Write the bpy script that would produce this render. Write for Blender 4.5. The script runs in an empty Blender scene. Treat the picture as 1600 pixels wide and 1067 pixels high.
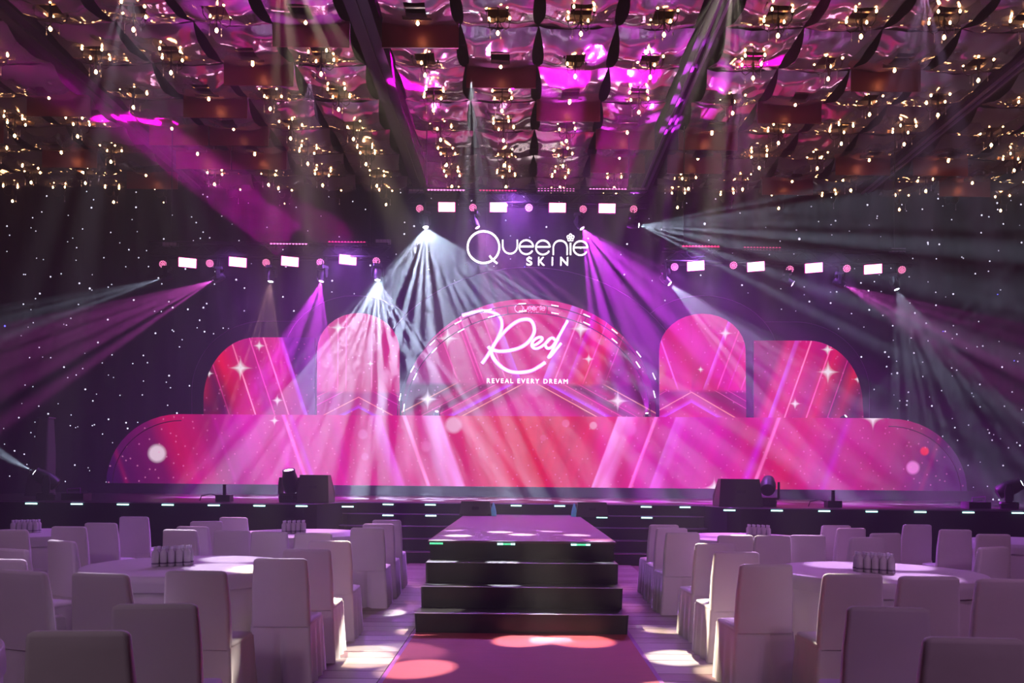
import bpy, math, random
from mathutils import Vector, Matrix, Euler

random.seed(7)
SC = bpy.context.scene
COL = SC.collection
F = 1300.0                 # focal length in pixels of the 1600 px wide frame
CX, CY, HC = 814.0, 742.0, 1.56
ROLL = 0.0095

# ------------------------------------------------------------------ camera
cam_d = bpy.data.cameras.new('camera')
cam_d.sensor_width = 36.0
cam_d.lens = F / 1600 * 36.0
cam_d.shift_x = -(CX - 800) / 1600
cam_d.shift_y = (CY - 533.5) / 1600
cam_d.clip_start = 0.05
cam_d.clip_end = 200
cam = bpy.data.objects.new('camera', cam_d)
COL.objects.link(cam)
cam.matrix_world = Matrix.Translation((0, 0, HC)) @ Matrix.Rotation(math.pi / 2, 4, 'X') @ Matrix.Rotation(ROLL, 4, 'Z')
SC.camera = cam

# ------------------------------------------------------------------ world: dim hall air with thin stage haze
W = bpy.data.worlds.new('hall_air')
SC.world = W
W.use_nodes = True
wn = W.node_tree
wn.nodes.clear()
wo = wn.nodes.new('ShaderNodeOutputWorld')
wb = wn.nodes.new('ShaderNodeBackground')
wb.inputs[0].default_value = (0.02, 0.008, 0.03, 1)
wb.inputs[1].default_value = 1.0
wn.links.new(wb.outputs[0], wo.inputs[0])
ws = wn.nodes.new('ShaderNodeVolumeScatter')
ws.inputs['Color'].default_value = (1, 1, 1, 1)
ws.inputs['Density'].default_value = 0.010
ws.inputs['Anisotropy'].default_value = 0.0
wn.links.new(ws.outputs[0], wo.inputs[1])

# ------------------------------------------------------------------ exposure and render quality
SC.view_settings.view_transform = 'Standard'
SC.view_settings.look = 'None'
SC.view_settings.gamma = 1.0
SC.view_settings.use_curve_mapping = False
SC.view_settings.exposure = 0.0
cy = SC.cycles
cy.max_bounces = 5
cy.diffuse_bounces = 2
cy.glossy_bounces = 3
cy.transmission_bounces = 4
cy.transparent_max_bounces = 8
cy.volume_bounces = 0
cy.sample_clamp_indirect = 4.0
cy.sample_clamp_direct = 0.0
cy.use_denoising = True
cy.caustics_reflective = False
cy.caustics_refractive = False


def lin(c):
    return tuple((x / 255.0 / 12.92) if x / 255.0 <= 0.04045 else ((x / 255.0 + 0.055) / 1.055) ** 2.4 for x in c)


def at(px, py, d):
    dx, dy = px - CX, CY - py
    return Vector(((dx * math.cos(ROLL) - dy * math.sin(ROLL)) * d / F, d,
                   HC + (dx * math.sin(ROLL) + dy * math.cos(ROLL)) * d / F))


# ------------------------------------------------------------------ lamps of the show
def aim(loc, target):
    return (Vector(target) - Vector(loc)).to_track_quat('-Z', 'Y')


HEADS = 20.0


def spot(loc, target, color, power, angle, scale=0.0, thr=0.25, soft=0.12, radius=0.02, blend=0.15, seed=0.0, rnd=0.65, band=0.0):
    """profile / wash lamp; scale > 0 puts a gobo wheel of round holes in it"""
    ld = bpy.data.lights.new('spot', 'SPOT')
    ld.energy = power * (HEADS if scale > 0 and loc[1] > 14.0 and loc[2] < 8.8 else 1.0)
    ld.color = color
    ld.spot_size = math.radians(angle)
    ld.spot_blend = blend
    ld.shadow_soft_size = radius
    if scale > 0:
        ld.use_nodes = True
        nt = ld.node_tree
        nt.nodes.clear()
        out = nt.nodes.new('ShaderNodeOutputLight')
        em = nt.nodes.new('ShaderNodeEmission')
        tc = nt.nodes.new('ShaderNodeTexCoord')
        sp = nt.nodes.new('ShaderNodeSeparateXYZ')
        nt.links.new(tc.outputs['Normal'], sp.inputs[0])
        dx = nt.nodes.new('ShaderNodeMath'); dx.operation = 'DIVIDE'
        dy = nt.nodes.new('ShaderNodeMath'); dy.operation = 'DIVIDE'
        nt.links.new(sp.outputs[0], dx.inputs[0]); nt.links.new(sp.outputs[2], dx.inputs[1])
        nt.links.new(sp.outputs[1], dy.inputs[0]); nt.links.new(sp.outputs[2], dy.inputs[1])
        cb = nt.nodes.new('ShaderNodeCombineXYZ')
        ox = nt.nodes.new('ShaderNodeMath'); ox.operation = 'ADD'; ox.inputs[1].default_value = seed
        nt.links.new(dx.outputs[0], ox.inputs[0])
        nt.links.new(ox.outputs[0], cb.inputs[0]); nt.links.new(dy.outputs[0], cb.inputs[1])
        vo = nt.nodes.new('ShaderNodeTexVoronoi')
        vo.voronoi_dimensions = '2D'
        vo.inputs['Scale'].default_value = scale
        vo.inputs['Randomness'].default_value = rnd
        nt.links.new(cb.outputs[0], vo.inputs['Vector'])
        mr = nt.nodes.new('ShaderNodeMapRange')
        mr.inputs['From Min'].default_value = thr + soft
        mr.inputs['From Max'].default_value = thr
        mr.inputs['To Min'].default_value = 0.0
        mr.inputs['To Max'].default_value = 1.0
        nt.links.new(vo.outputs['Distance'], mr.inputs['Value'])
        res = mr.outputs[0]
        if band > 0:      # slot plate: only a narrow row of holes stays open
            ab = nt.nodes.new('ShaderNodeMath'); ab.operation = 'ABSOLUTE'
            nt.links.new(dy.outputs[0], ab.inputs[0])
            m2 = nt.nodes.new('ShaderNodeMapRange')
            m2.inputs['From Min'].default_value = band * 1.3
            m2.inputs['From Max'].default_value = band
            nt.links.new(ab.outputs[0], m2.inputs['Value'])
            mm_ = nt.nodes.new('ShaderNodeMath'); mm_.operation = 'MULTIPLY'
            nt.links.new(res, mm_.inputs[0]); nt.links.new(m2.outputs[0], mm_.inputs[1])
            res = mm_.outputs[0]
        nt.links.new(res, em.inputs['Strength'])
        nt.links.new(em.outputs[0], out.inputs[0])
    lo = bpy.data.objects.new('spot', ld)
    COL.objects.link(lo)
    lo.location = loc
    lo.rotation_mode = 'QUATERNION'
    if band > 0:
        z = -(Vector(target) - Vector(loc)).normalized()
        yv = (Vector((0, 1, 0)) - z * z.y).normalized()
        lo.rotation_quaternion = Matrix((yv.cross(z), yv, z)).transposed().to_quaternion()
    else:
        lo.rotation_quaternion = aim(loc, target)
    return lo


def tube_area(loc, target, color, power, sx, sy, spread):
    ld = bpy.data.lights.new('area', 'AREA')
    ld.shape = 'RECTANGLE'
    ld.size, ld.size_y = sx, sy
    ld.energy = power
    ld.color = color
    ld.spread = math.radians(spread)
    lo = bpy.data.objects.new('area', ld)
    COL.objects.link(lo)
    lo.location = loc
    lo.rotation_mode = 'QUATERNION'
    d = (Vector(target) - Vector(loc)).normalized()
    z = -d
    x = (Vector((1, 0, 0)) - z * z.x).normalized()
    yv = z.cross(x)
    lo.rotation_quaternion = Matrix((x, yv, z)).transposed().to_quaternion()
    return lo


# unseen warm uplights added out of view to lift the ceiling sheets
for sx in (-1, 1):
    spot((sx * 9.0, 2.0, 5.5), (sx * 4.0, 17.0, 9.6), (1.0, 0.55, 0.50), 260, 70, radius=0.5, blend=0.8)
# unseen wash lamps added high over the seating to brighten the chair backs
for (x, y, z, tx, ty, col, p) in ((-4.5, -2.5, 7.5, -3.4, 5.0, (0.95, 0.66, 0.85), 380), (4.5, -2.5, 7.5, 3.4, 5.0, (0.95, 0.5, 0.9), 420),
                             (-4.0, 2.5, 8.6, -4.2, 9.4, (0.8, 0.34, 0.95), 420), (4.0, 2.5, 8.6, 4.2, 9.4, (0.9, 0.36, 0.9), 420)):
    spot((x, y, z), (tx, ty, 0.4), col, p, 56, radius=0.35, blend=0.7)

WHITE = (0.62, 0.74, 1.0)
PURP = (0.75, 0.05, 1.0)
MAG = (1.0, 0.05, 0.62)


# ------------------------------------------------------------------ materials
def mat(name, base=(0.5, 0.5, 0.5), rough=0.6, metal=0.0, emit=None, strength=0.0, noise=0.0, nscale=20.0,
        bump=0.0, spec=0.5, sheen=0.0, stretch=(1, 1, 1), sample_em=True, alpha=1.0, trans=0.0):
    m = bpy.data.materials.new(name)
    m.use_nodes = True
    nt = m.node_tree
    b = nt.nodes['Principled BSDF']
    b.inputs['Base Color'].default_value = (*base, 1)
    b.inputs['Roughness'].default_value = rough
    b.inputs['Metallic'].default_value = metal
    b.inputs['Specular IOR Level'].default_value = spec
    if sheen:
        b.inputs['Sheen Weight'].default_value = sheen
    if trans:
        b.inputs['Transmission Weight'].default_value = trans
    if alpha < 1:
        b.inputs['Alpha'].default_value = alpha
    if emit is not None:
        b.inputs['Emission Color'].default_value = (*emit, 1)
        b.inputs['Emission Strength'].default_value = strength
        if not sample_em:
            m.cycles.emission_sampling = 'NONE'
    tc = nt.nodes.new('ShaderNodeTexCoord')
    mp = nt.nodes.new('ShaderNodeMapping')
    mp.inputs['Scale'].default_value = stretch
    nt.links.new(tc.outputs['Object'], mp.inputs[0])
    nz = nt.nodes.new('ShaderNodeTexNoise')
    nz.inputs['Scale'].default_value = nscale
    nz.inputs['Detail'].default_value = 3
    nt.links.new(mp.outputs[0], nz.inputs['Vector'])
    if noise > 0:
        mx = nt.nodes.new('ShaderNodeMix')
        mx.data_type = 'RGBA'
        mx.inputs[6].default_value = (*[c * (1 - noise) for c in base], 1)
        mx.inputs[7].default_value = (*[min(1, c * (1 + noise)) for c in base], 1)
        nt.links.new(nz.outputs[0], mx.inputs[0])
        nt.links.new(mx.outputs[2], b.inputs['Base Color'])
    if bump > 0:
        bp = nt.nodes.new('ShaderNodeBump')
        bp.inputs['Strength'].default_value = bump
        bp.inputs['Distance'].default_value = 0.02
        nt.links.new(nz.outputs[0], bp.inputs['Height'])
        nt.links.new(bp.outputs[0], b.inputs['Normal'])
    return m


M = {}
M['black_drape'] = mat('black_drape', (0.006, 0.005, 0.009), 0.95, spec=0.02, noise=0.4, nscale=3, bump=0.2)
M['black_cloth'] = mat('black_cloth', (0.012, 0.011, 0.018), 0.8, spec=0.1, noise=0.3, nscale=60, bump=0.15, stretch=(1, 1, 4))
M['black_gloss'] = mat('black_gloss', (0.01, 0.01, 0.014), 0.35, noise=0.3, nscale=12)
M['stage_top'] = mat('stage_top', (0.015, 0.007, 0.013), 0.35, spec=0.15, noise=0.3, nscale=6, bump=0.05)
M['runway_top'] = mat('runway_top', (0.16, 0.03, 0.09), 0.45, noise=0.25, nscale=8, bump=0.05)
M['dark_metal'] = mat('dark_metal', (0.02, 0.02, 0.024), 0.45, metal=0.6, noise=0.2)
M['grey_metal'] = mat('grey_metal', (0.10, 0.09, 0.12), 0.5, metal=0.3, noise=0.2)
M['silver'] = mat('silver', (0.25, 0.22, 0.27), 0.35, metal=0.7, noise=0.1)
M['cloth'] = mat('cloth', (0.87, 0.82, 0.87), 0.8, noise=0.07, nscale=4, bump=0.4, sheen=0.2)
M['table_cloth'] = mat('table_cloth', (0.72, 0.68, 0.74), 0.45, noise=0.05, nscale=5, bump=0.08, sheen=0.2)
M['carpet'] = mat('carpet', (0.12, 0.045, 0.05), 0.9, noise=0.35, nscale=1.2, bump=0.2)
M['runner'] = mat('runner', (0.36, 0.03, 0.07), 0.7, noise=0.12, nscale=3, bump=0.1, stretch=(1, 6, 1))
M['runner_trim'] = mat('runner_trim', (0.25, 0.03, 0.3), 0.6, noise=0.1)
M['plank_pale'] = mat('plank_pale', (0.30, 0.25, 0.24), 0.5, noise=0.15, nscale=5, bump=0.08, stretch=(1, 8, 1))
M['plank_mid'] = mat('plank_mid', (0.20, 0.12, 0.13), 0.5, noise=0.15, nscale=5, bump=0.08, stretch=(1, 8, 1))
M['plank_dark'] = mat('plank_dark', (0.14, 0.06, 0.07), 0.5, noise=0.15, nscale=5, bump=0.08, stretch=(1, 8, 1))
M['sheet'] = mat('sheet', (0.72, 0.56, 0.56), 0.11, metal=0.72, noise=0.10, nscale=2.0, bump=0.35, stretch=(2.0, 1.0, 1.0))
M['well'] = mat('well', (0.22, 0.13, 0.09), 0.3, metal=0.8, noise=0.3, nscale=6, bump=0.2)
M['board'] = mat('board', (0.20, 0.015, 0.03), 0.38, noise=0.1, nscale=4, spec=1.0, metal=0.35)
M['beam'] = mat('beam', (0.05, 0.02, 0.045), 0.6, noise=0.3, nscale=2)
M['ceil_dark'] = mat('ceil_dark', (0.03, 0.012, 0.02), 0.8, noise=0.3, nscale=1)
M['rail'] = mat('rail', (0.35, 0.22, 0.42), 0.4, metal=0.5, noise=0.1)
M['bronze'] = mat('bronze', (0.05, 0.03, 0.025), 0.4, metal=0.8, noise=0.2)
M['bulb'] = mat('bulb', (1, 0.8, 0.5), 0.4, emit=(1.0, 0.55, 0.22), strength=26.0)
M['crystal'] = mat('crystal', (0.8, 0.7, 0.8), 0.1, noise=0.1, spec=1.0)
M['led_pink'] = mat('led_pink', (0.9, 0.1, 0.5), 0.4, emit=(1.0, 0.06, 0.35), strength=3.2, sample_em=False)
M['led_pinkwhite'] = mat('led_pinkwhite', (0.9, 0.6, 0.8), 0.4, emit=(1.0, 0.3, 0.6), strength=2.0, sample_em=False)
M['blinder'] = mat('blinder', (1, 0.8, 0.9), 0.4, emit=(1.0, 0.55, 0.9), strength=9.0)
M['blinder_rim'] = mat('blinder_rim', (0.9, 0.1, 0.4), 0.4, emit=(1.0, 0.02, 0.35), strength=2.5, sample_em=False)
M['lens_white'] = mat('lens_white', (1, 1, 1), 0.3, emit=(0.8, 0.88, 1.0), strength=12.0, sample_em=False)
M['lens_hot'] = mat('lens_hot', (1, 1, 1), 0.3, emit=(0.85, 0.9, 1.0), strength=60.0, sample_em=False)
M['lens_purple'] = mat('lens_purple', (1, 0.6, 1), 0.3, emit=(0.95, 0.5, 1.0), strength=8.0, sample_em=False)
M['strip'] = mat('strip', (0.6, 1, 0.9), 0.4, emit=(0.45, 1.0, 0.85), strength=3.5, sample_em=False)
M['strip_green'] = mat('strip_green', (0.4, 1, 0.6), 0.4, emit=(0.1, 0.9, 0.4), strength=1.6, sample_em=False)
M['neon'] = mat('neon', (1, 1, 1), 0.4, emit=(0.93, 0.9, 1.0), strength=1.4, sample_em=False)
M['logo'] = mat('logo', (1, 1, 1), 0.4, emit=(1.0, 0.95, 1.0), strength=2.2, sample_em=False)
M['logo_pink'] = mat('logo_pink', (1, 0.7, 0.8), 0.4, emit=(1.0, 0.42, 0.6), strength=1.0, sample_em=False)
M['neon_halo'] = mat('neon_halo', (0.9, 0.6, 1), 0.4, emit=(0.50, 0.16, 1.0), strength=1.0, sample_em=False)
M['dash'] = mat('dash', (1, 1, 1), 0.4, emit=(0.85, 0.95, 1.0), strength=2.2, sample_em=False)
M['star'] = mat('star', (1, 1, 1), 0.4, emit=(0.80, 0.78, 1.0), strength=1.6, sample_em=False)
M['star_blue'] = mat('star_blue', (0.2, 0.2, 1), 0.4, emit=(0.12, 0.12, 1.0), strength=3.0, sample_em=False)
M['outline'] = mat('outline', (0.25, 0.12, 0.25), 0.4, metal=0.4, noise=0.1)
M['bottle'] = mat('bottle', (0.95, 0.93, 1.0), 0.08, noise=0.05, nscale=30, trans=0.3, spec=0.8)
M['bottle_label'] = mat('bottle_label', (0.16, 0.12, 0.2), 0.5, noise=0.3, nscale=40)
M['cap'] = mat('cap', (0.75, 0.75, 0.85), 0.4, noise=0.05)
M['beam_cone_blue'] = mat('beam_cone_blue', (0.08, 0.22, 0.5), 0.5, emit=(0.10, 0.28, 0.6), strength=0.35, noise=0.2, sample_em=False)
M['tower'] = mat('tower', (0.05, 0.045, 0.04), 0.9, noise=0.3, nscale=3)
M['led_plate_dark'] = mat('led_plate_dark', (0.12, 0.0, 0.06), 0.5, noise=0.1)
M['cable'] = mat('cable', (0.02, 0.02, 0.025), 0.6, noise=0.1)


# ------------------------------------------------------------------ mesh helpers
class MB:
    def __init__(s):
        s.v = []; s.f = []

    def add(s, vs, fs, M4=None):
        o = len(s.v)
        if M4 is not None:
            vs = [tuple(M4 @ Vector(v)) for v in vs]
        s.v += [tuple(v) for v in vs]
        s.f += [tuple(i + o for i in f) for f in fs]
        return s

    def box(s, c, size, M4=None, taper=1.0):
        x, y, z = (k / 2 for k in size)
        vs = []
        for dz in (-1, 1):
            t = taper if dz > 0 else 1.0
            for dx, dy in ((-1, -1), (1, -1), (1, 1), (-1, 1)):
                vs.append((c[0] + dx * x * t, c[1] + dy * y * t, c[2] + dz * z))
        fs = [(3, 2, 1, 0), (4, 5, 6, 7), (0, 1, 5, 4), (1, 2, 6, 5), (2, 3, 7, 6), (3, 0, 4, 7)]
        return s.add(vs, fs, M4)

    def rings(s, rings, cap0=True, cap1=True, closed=True, M4=None):
        n = len(rings[0])
        vs = [p for r in rings for p in r]
        fs = []
        for i in range(len(rings) - 1):
            for j in range(n if closed else n - 1):
                k = (j + 1) % n
                fs.append((i * n + j, i * n + k, (i + 1) * n + k, (i + 1) * n + j))
        if cap0: fs.append(tuple(range(n - 1, -1, -1)))
        if cap1: fs.append(tuple((len(rings) - 1) * n + j for j in range(n)))
        return s.add(vs, fs, M4)

    def lathe(s, prof, n=16, M4=None, cap0=True, cap1=True):
        rs = [[(r * math.cos(2 * math.pi * j / n), r * math.sin(2 * math.pi * j / n), z) for j in range(n)] for r, z in prof]
        return s.rings(rs, cap0, cap1, M4=M4)

    def tube(s, pts, r, n=6, M4=None, closed=False):
        pts = [Vector(p) for p in pts]
        rs = []
        N = len(pts)
        for i, p in enumerate(pts):
            a = pts[i - 1] if (i > 0 or closed) else p
            b = pts[(i + 1) % N] if (i < N - 1 or closed) else p
            t = (b - a)
            t = t.normalized() if t.length > 1e-9 else Vector((0, 0, 1))
            up = Vector((0, 0, 1)) if abs(t.z) < 0.9 else Vector((0, 1, 0))
            u = t.cross(up).normalized()
            w = u.cross(t)
            rr = r[i] if isinstance(r, (list, tuple)) else r
            rs.append([tuple(p + u * rr * math.cos(2 * math.pi * j / n) + w * rr * math.sin(2 * math.pi * j / n)) for j in range(n)])
        if closed:
            rs.append(rs[0])
            return s.rings(rs, False, False, M4=M4)
        return s.rings(rs, M4=M4)

    def prism(s, outline, y0, y1, M4=None):
        """outline: (x, z) list; extruded along y"""
        n = len(outline)
        vs = [(x, y0, z) for x, z in outline] + [(x, y1, z) for x, z in outline]
        fs = [tuple(range(n)), tuple(range(2 * n - 1, n - 1, -1))]
        fs += [(j, (j + 1) % n + 0, (j + 1) % n + n, j + n)[::-1] for j in range(n)]
        return s.add(vs, fs, M4)

    def ribbon(s, pts, w, y0, y1, closed=False):
        """flat stroke following (x,z) points, mitred, extruded along y"""
        P = [Vector((p[0], p[1])) for p in pts]
        N = len(P)
        L, R = [], []
        for i in range(N):
            a = P[i - 1] if (i > 0 or closed) else P[i]
            b = P[(i + 1) % N] if (i < N - 1 or closed) else P[i]
            t = (b - a).normalized()
            nrm = Vector((-t.y, t.x))
            ww = w[i] if isinstance(w, (list, tuple)) else w
            L.append(P[i] + nrm * ww / 2); R.append(P[i] - nrm * ww / 2)
        rs = [[(L[i].x, y0, L[i].y), (R[i].x, y0, R[i].y), (R[i].x, y1, R[i].y), (L[i].x, y1, L[i].y)] for i in range(N)]
        if closed:
            rs.append(rs[0])
            return s.rings(rs, False, False)
        return s.rings(rs)

    def build(s, name, material, parent=None, loc=None, smooth=False, sharp=None):
        me = bpy.data.meshes.new(name)
        me.from_pydata(s.v, [], s.f)
        me.update()
        if smooth:
            me.polygons.foreach_set('use_smooth', [True] * len(me.polygons))
            if sharp is not None:
                me.set_sharp_from_angle(angle=math.radians(sharp))
        me.materials.append(material)
        o = bpy.data.objects.new(name, me)
        COL.objects.link(o)
        if parent is not None: o.parent = parent
        if loc is not None: o.location = loc
        return o


def tag(o, label=None, cat=None, group=None, kind=None):
    if label: o['label'] = label
    if cat: o['category'] = cat
    if group: o['group'] = group
    if kind: o['kind'] = kind
    return o


def empty(name, loc=(0, 0, 0), rz=0.0):
    o = bpy.data.objects.new(name, None)
    o.empty_display_size = 0.2
    COL.objects.link(o)
    o.location = loc
    o.rotation_euler = (0, 0, rz)
    return o


def copy_tree(o, parent=None):
    c = o.copy()
    COL.objects.link(c)
    if parent is not None:
        c.parent = parent
        c.matrix_parent_inverse = o.matrix_parent_inverse.copy()
    for ch in list(o.children):
        copy_tree(ch, c)
    return c


def inst(src, name, parent, loc=(0, 0, 0), rot=(0, 0, 0)):
    """another object on the same mesh data"""
    o = bpy.data.objects.new(name, src.data)
    COL.objects.link(o)
    o.parent = parent
    o.location = loc
    o.rotation_euler = rot
    return o


def rrect(w, d, r, z, n=5, cx=0.0, cy=0.0):
    pts = []
    for k, (sx, sy) in enumerate(((1, 1), (-1, 1), (-1, -1), (1, -1))):
        for i in range(n):
            a = math.pi / 2 * (k + i / (n - 1))
            pts.append((cx + sx * (w / 2 - r) + r * math.cos(a), cy + sy * (d / 2 - r) + r * math.sin(a), z))
    return pts


# ================================================================== SETTING
# floor
f = MB().box((0, 8.5, -0.05), (36, 30, 0.1)).build('floor', M['carpet'])
tag(f, 'dark red-brown hall carpet', kind='structure')
# floor planks beside the central runner (pieces of the floor)
rp = random.Random(3)
plank_src = {}
for key in ('plank_pale', 'plank_mid', 'plank_dark'):
    plank_src[key] = None
for side in (-1, 1):
    y = 4.6
    k = 0
    while y < 14.3:
        w = 0.24
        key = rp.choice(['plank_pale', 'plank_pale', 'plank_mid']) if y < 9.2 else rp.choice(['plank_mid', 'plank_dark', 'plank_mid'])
        if plank_src[key] is None:
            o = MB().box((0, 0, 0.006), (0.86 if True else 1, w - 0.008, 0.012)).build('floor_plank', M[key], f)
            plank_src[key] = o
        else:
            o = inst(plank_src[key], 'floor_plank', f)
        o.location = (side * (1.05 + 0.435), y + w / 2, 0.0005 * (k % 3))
        y += w
        k += 1

# side walls (dark drapes at the edge of the hall) and rear star cloth
MB().box((-17.6, 9.0, 5.2), (0.1, 31, 10.4)).build('wall_left', M['black_drape'])['kind'] = 'structure'
MB().box((17.6, 9.0, 5.2), (0.1, 31, 10.4)).build('wall_right', M['black_drape'])['kind'] = 'structure'
# pleated black back drape
DB = 23.0
mb = MB()
n = 420
rs0, rs1 = [], []
for i in range(n + 1):
    x = -17.5 + 35 * i / n
    yy = DB + 0.035 * math.sin(x * 11) + 0.02 * math.sin(x * 4.3 + 1)
    rs0.append((x, yy, 0.0)); rs1.append((x, yy, 10.4))
mb.rings([rs0, rs1], False, False, closed=False)
back = mb.build('wall_back', M['black_drape'], smooth=True)
tag(back, kind='structure')
rs = random.Random(11)
mb, mbb = MB(), MB()
cnt = 0
tries = []
for i in range(30):
    for j in range(17):
        x = -15.6 + 31.2 * (i + rs.random()) / 30 * 1.0
        z = 0.6 + 8.8 * (j + rs.random()) / 17
        tries.append((x, z))
for i in range(260):
    x = rs.choice((-1, 1)) * rs.uniform(7.5, 15.6)
    tries.append((x, rs.uniform(0.8, 9.3)))
for x, z in tries:
    r = rs.choice([0.013, 0.016, 0.018, 0.018, 0.022, 0.026]) * (1.35 if rs.random() < 0.05 else 1)
    y = DB - 0.085
    t = mbb if rs.random() < 0.02 else mb
    t.add([(x + r * math.cos(a), y, z + r * math.sin(a)) for a in [k * math.pi / 3 for k in range(6)]] + [(x, y - r * 0.8, z)],
          [(0, 1, 6), (1, 2, 6), (2, 3, 6), (3, 4, 6), (4, 5, 6), (5, 0, 6)])
s1 = mb.build('star_lights', M['star'], back); s1['kind'] = 'stuff'
s2 = mbb.build('star_lights', M['star_blue'], back); s2['kind'] = 'stuff'; s2['label'] = 'blue star points of the cloth'

# ------------------------------------------------------------------ ceiling
ZC = HC + 8.0
ceil = MB().box((0, 9.0, 10.55), (36, 31, 0.1)).build('ceiling', M['ceil_dark'])
tag(ceil, 'dark hall ceiling hung with curved mirror metal sheets', kind='structure')
CW, RW = 1.40, 1.50
ROW0 = 13.3
NROW = 7
bays = [(-14.98, 'outer left bay'), (-8.63, 'left bay'), (-2.54, 'centre bay'), (3.56, 'right bay'), (9.66, 'outer right bay')]
bays = [(-14.84, 'far left bay'), (-8.70, 'left bay'), (-2.56, 'middle bay'), (3.56, 'right bay'), (9.70, 'far right bay')]


def sheet_mesh(seed):
    r = random.Random(seed)
    n = 20
    a, b, c = r.uniform(0.12, 0.2), r.uniform(0.03, 0.07), r.uniform(-0.02, 0.02)
    vs, fs = [], []
    idx = {}
    for j in range(n + 1):
        v = -1 + 2 * j / n
        for i in range(n + 1):
            u = -1 + 2 * i / n
            hw = 0.69 - 0.10 * (1 - v * v)
            z = -a * (1 - v * v) - b * (1 - u * u) + c * u * v + 0.012 * math.sin(5 * u + seed) * math.cos(4 * v + seed * 2) + 0.010 * (1 - v * v) * math.sin(9 * v + 2.2 * math.cos(2.4 * u + seed)) + 0.006 * math.sin(11 * u + 3 * v + seed * 1.7)
            idx[(i, j)] = len(vs)
            vs.append((u * hw, v * (RW / 2 - 0.01), z))
    for j in range(n):
        for i in range(n):
            if 7 <= i < 13 and 7 <= j < 13:
                continue
            fs.append((idx[(i, j)], idx[(i + 1, j)], idx[(i + 1, j + 1)], idx[(i, j + 1)])[::-1])
    # lip round the opening
    ring = [(i, 7) for i in range(7, 14)] + [(13, j) for j in range(8, 14)] + [(i, 13) for i in range(12, 6, -1)] + [(7, j) for j in range(12, 7, -1)]
    base = len(vs)
    for (i, j) in ring:
        x, y, z = vs[idx[(i, j)]]
        vs.append((x * 0.96, y * 0.96, z + 0.07))
    N = len(ring)
    for k in range(N):
        k2 = (k + 1) % N
        fs.append((idx[ring[k]], idx[ring[k2]], base + k2, base + k))
    return vs, fs


sheet_srcs = []
well_src = None
board_src = None
# chandelier prototype
CH_ARMS = [(45 + 90 * k) for k in range(4)]


def make_chandelier():
    root = empty('chandelier')
    MB().tube([(0, 0, 0.0), (0, 0, -0.62)], 0.011, 6).lathe([(0.02, -0.36), (0.035, -0.40), (0.03, -0.46), (0.012, -0.50)], 8).build('stem', M['bronze'], root)
    pts = [(0.0, 0, -0.44), (0.08, 0, -0.52), (0.17, 0, -0.54), (0.235, 0, -0.48), (0.25, 0, -0.38)]
    arm0 = MB().tube(pts, 0.008, 5).lathe([(0.022, -0.385), (0.022, -0.36)], 6, M4=Matrix.Translation((0.25, 0, 0))).build('arm', M['bronze'], root)
    bl0 = None
    for k, a in enumerate(CH_ARMS):
        if k:
            inst(arm0, 'arm', root, rot=(0, 0, math.radians(a)))
        else:
            arm0.rotation_euler = (0, 0, math.radians(a))
        x, y = 0.25 * math.cos(math.radians(a)), 0.25 * math.sin(math.radians(a))
        if bl0 is None:
            bl0 = MB().lathe([(0.010, -0.03), (0.021, -0.012), (0.021, 0.010), (0.007, 0.034)], 6).build('bulb', M['bulb'], root, (x, y, -0.32), smooth=True)
        else:
            inst(bl0, 'bulb', root, (x, y, -0.32))
    inst(bl0, 'bulb', root, (0, 0, -0.66)).scale = (1.35, 1.35, 1.2)
    d0 = None
    for k, (x, y, z) in enumerate(((0.12, -0.1, -0.68), (-0.14, 0.05, -0.70), (0.03, 0.15, -0.66))):
        if d0 is None:
            d0 = MB().tube([(0, 0, 0.14), (0, 0, 0.02)], 0.003, 4).lathe([(0.004, 0.02), (0.014, 0), (0.004, -0.03)], 6).build('crystal_drop', M['crystal'], root, (x, y, z))
        else:
            inst(d0, 'crystal_drop', root, (x, y, z))
    return root


ORD = ['first', 'second', 'third', 'fourth', 'fifth', 'sixth', 'seventh', 'eighth']
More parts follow.
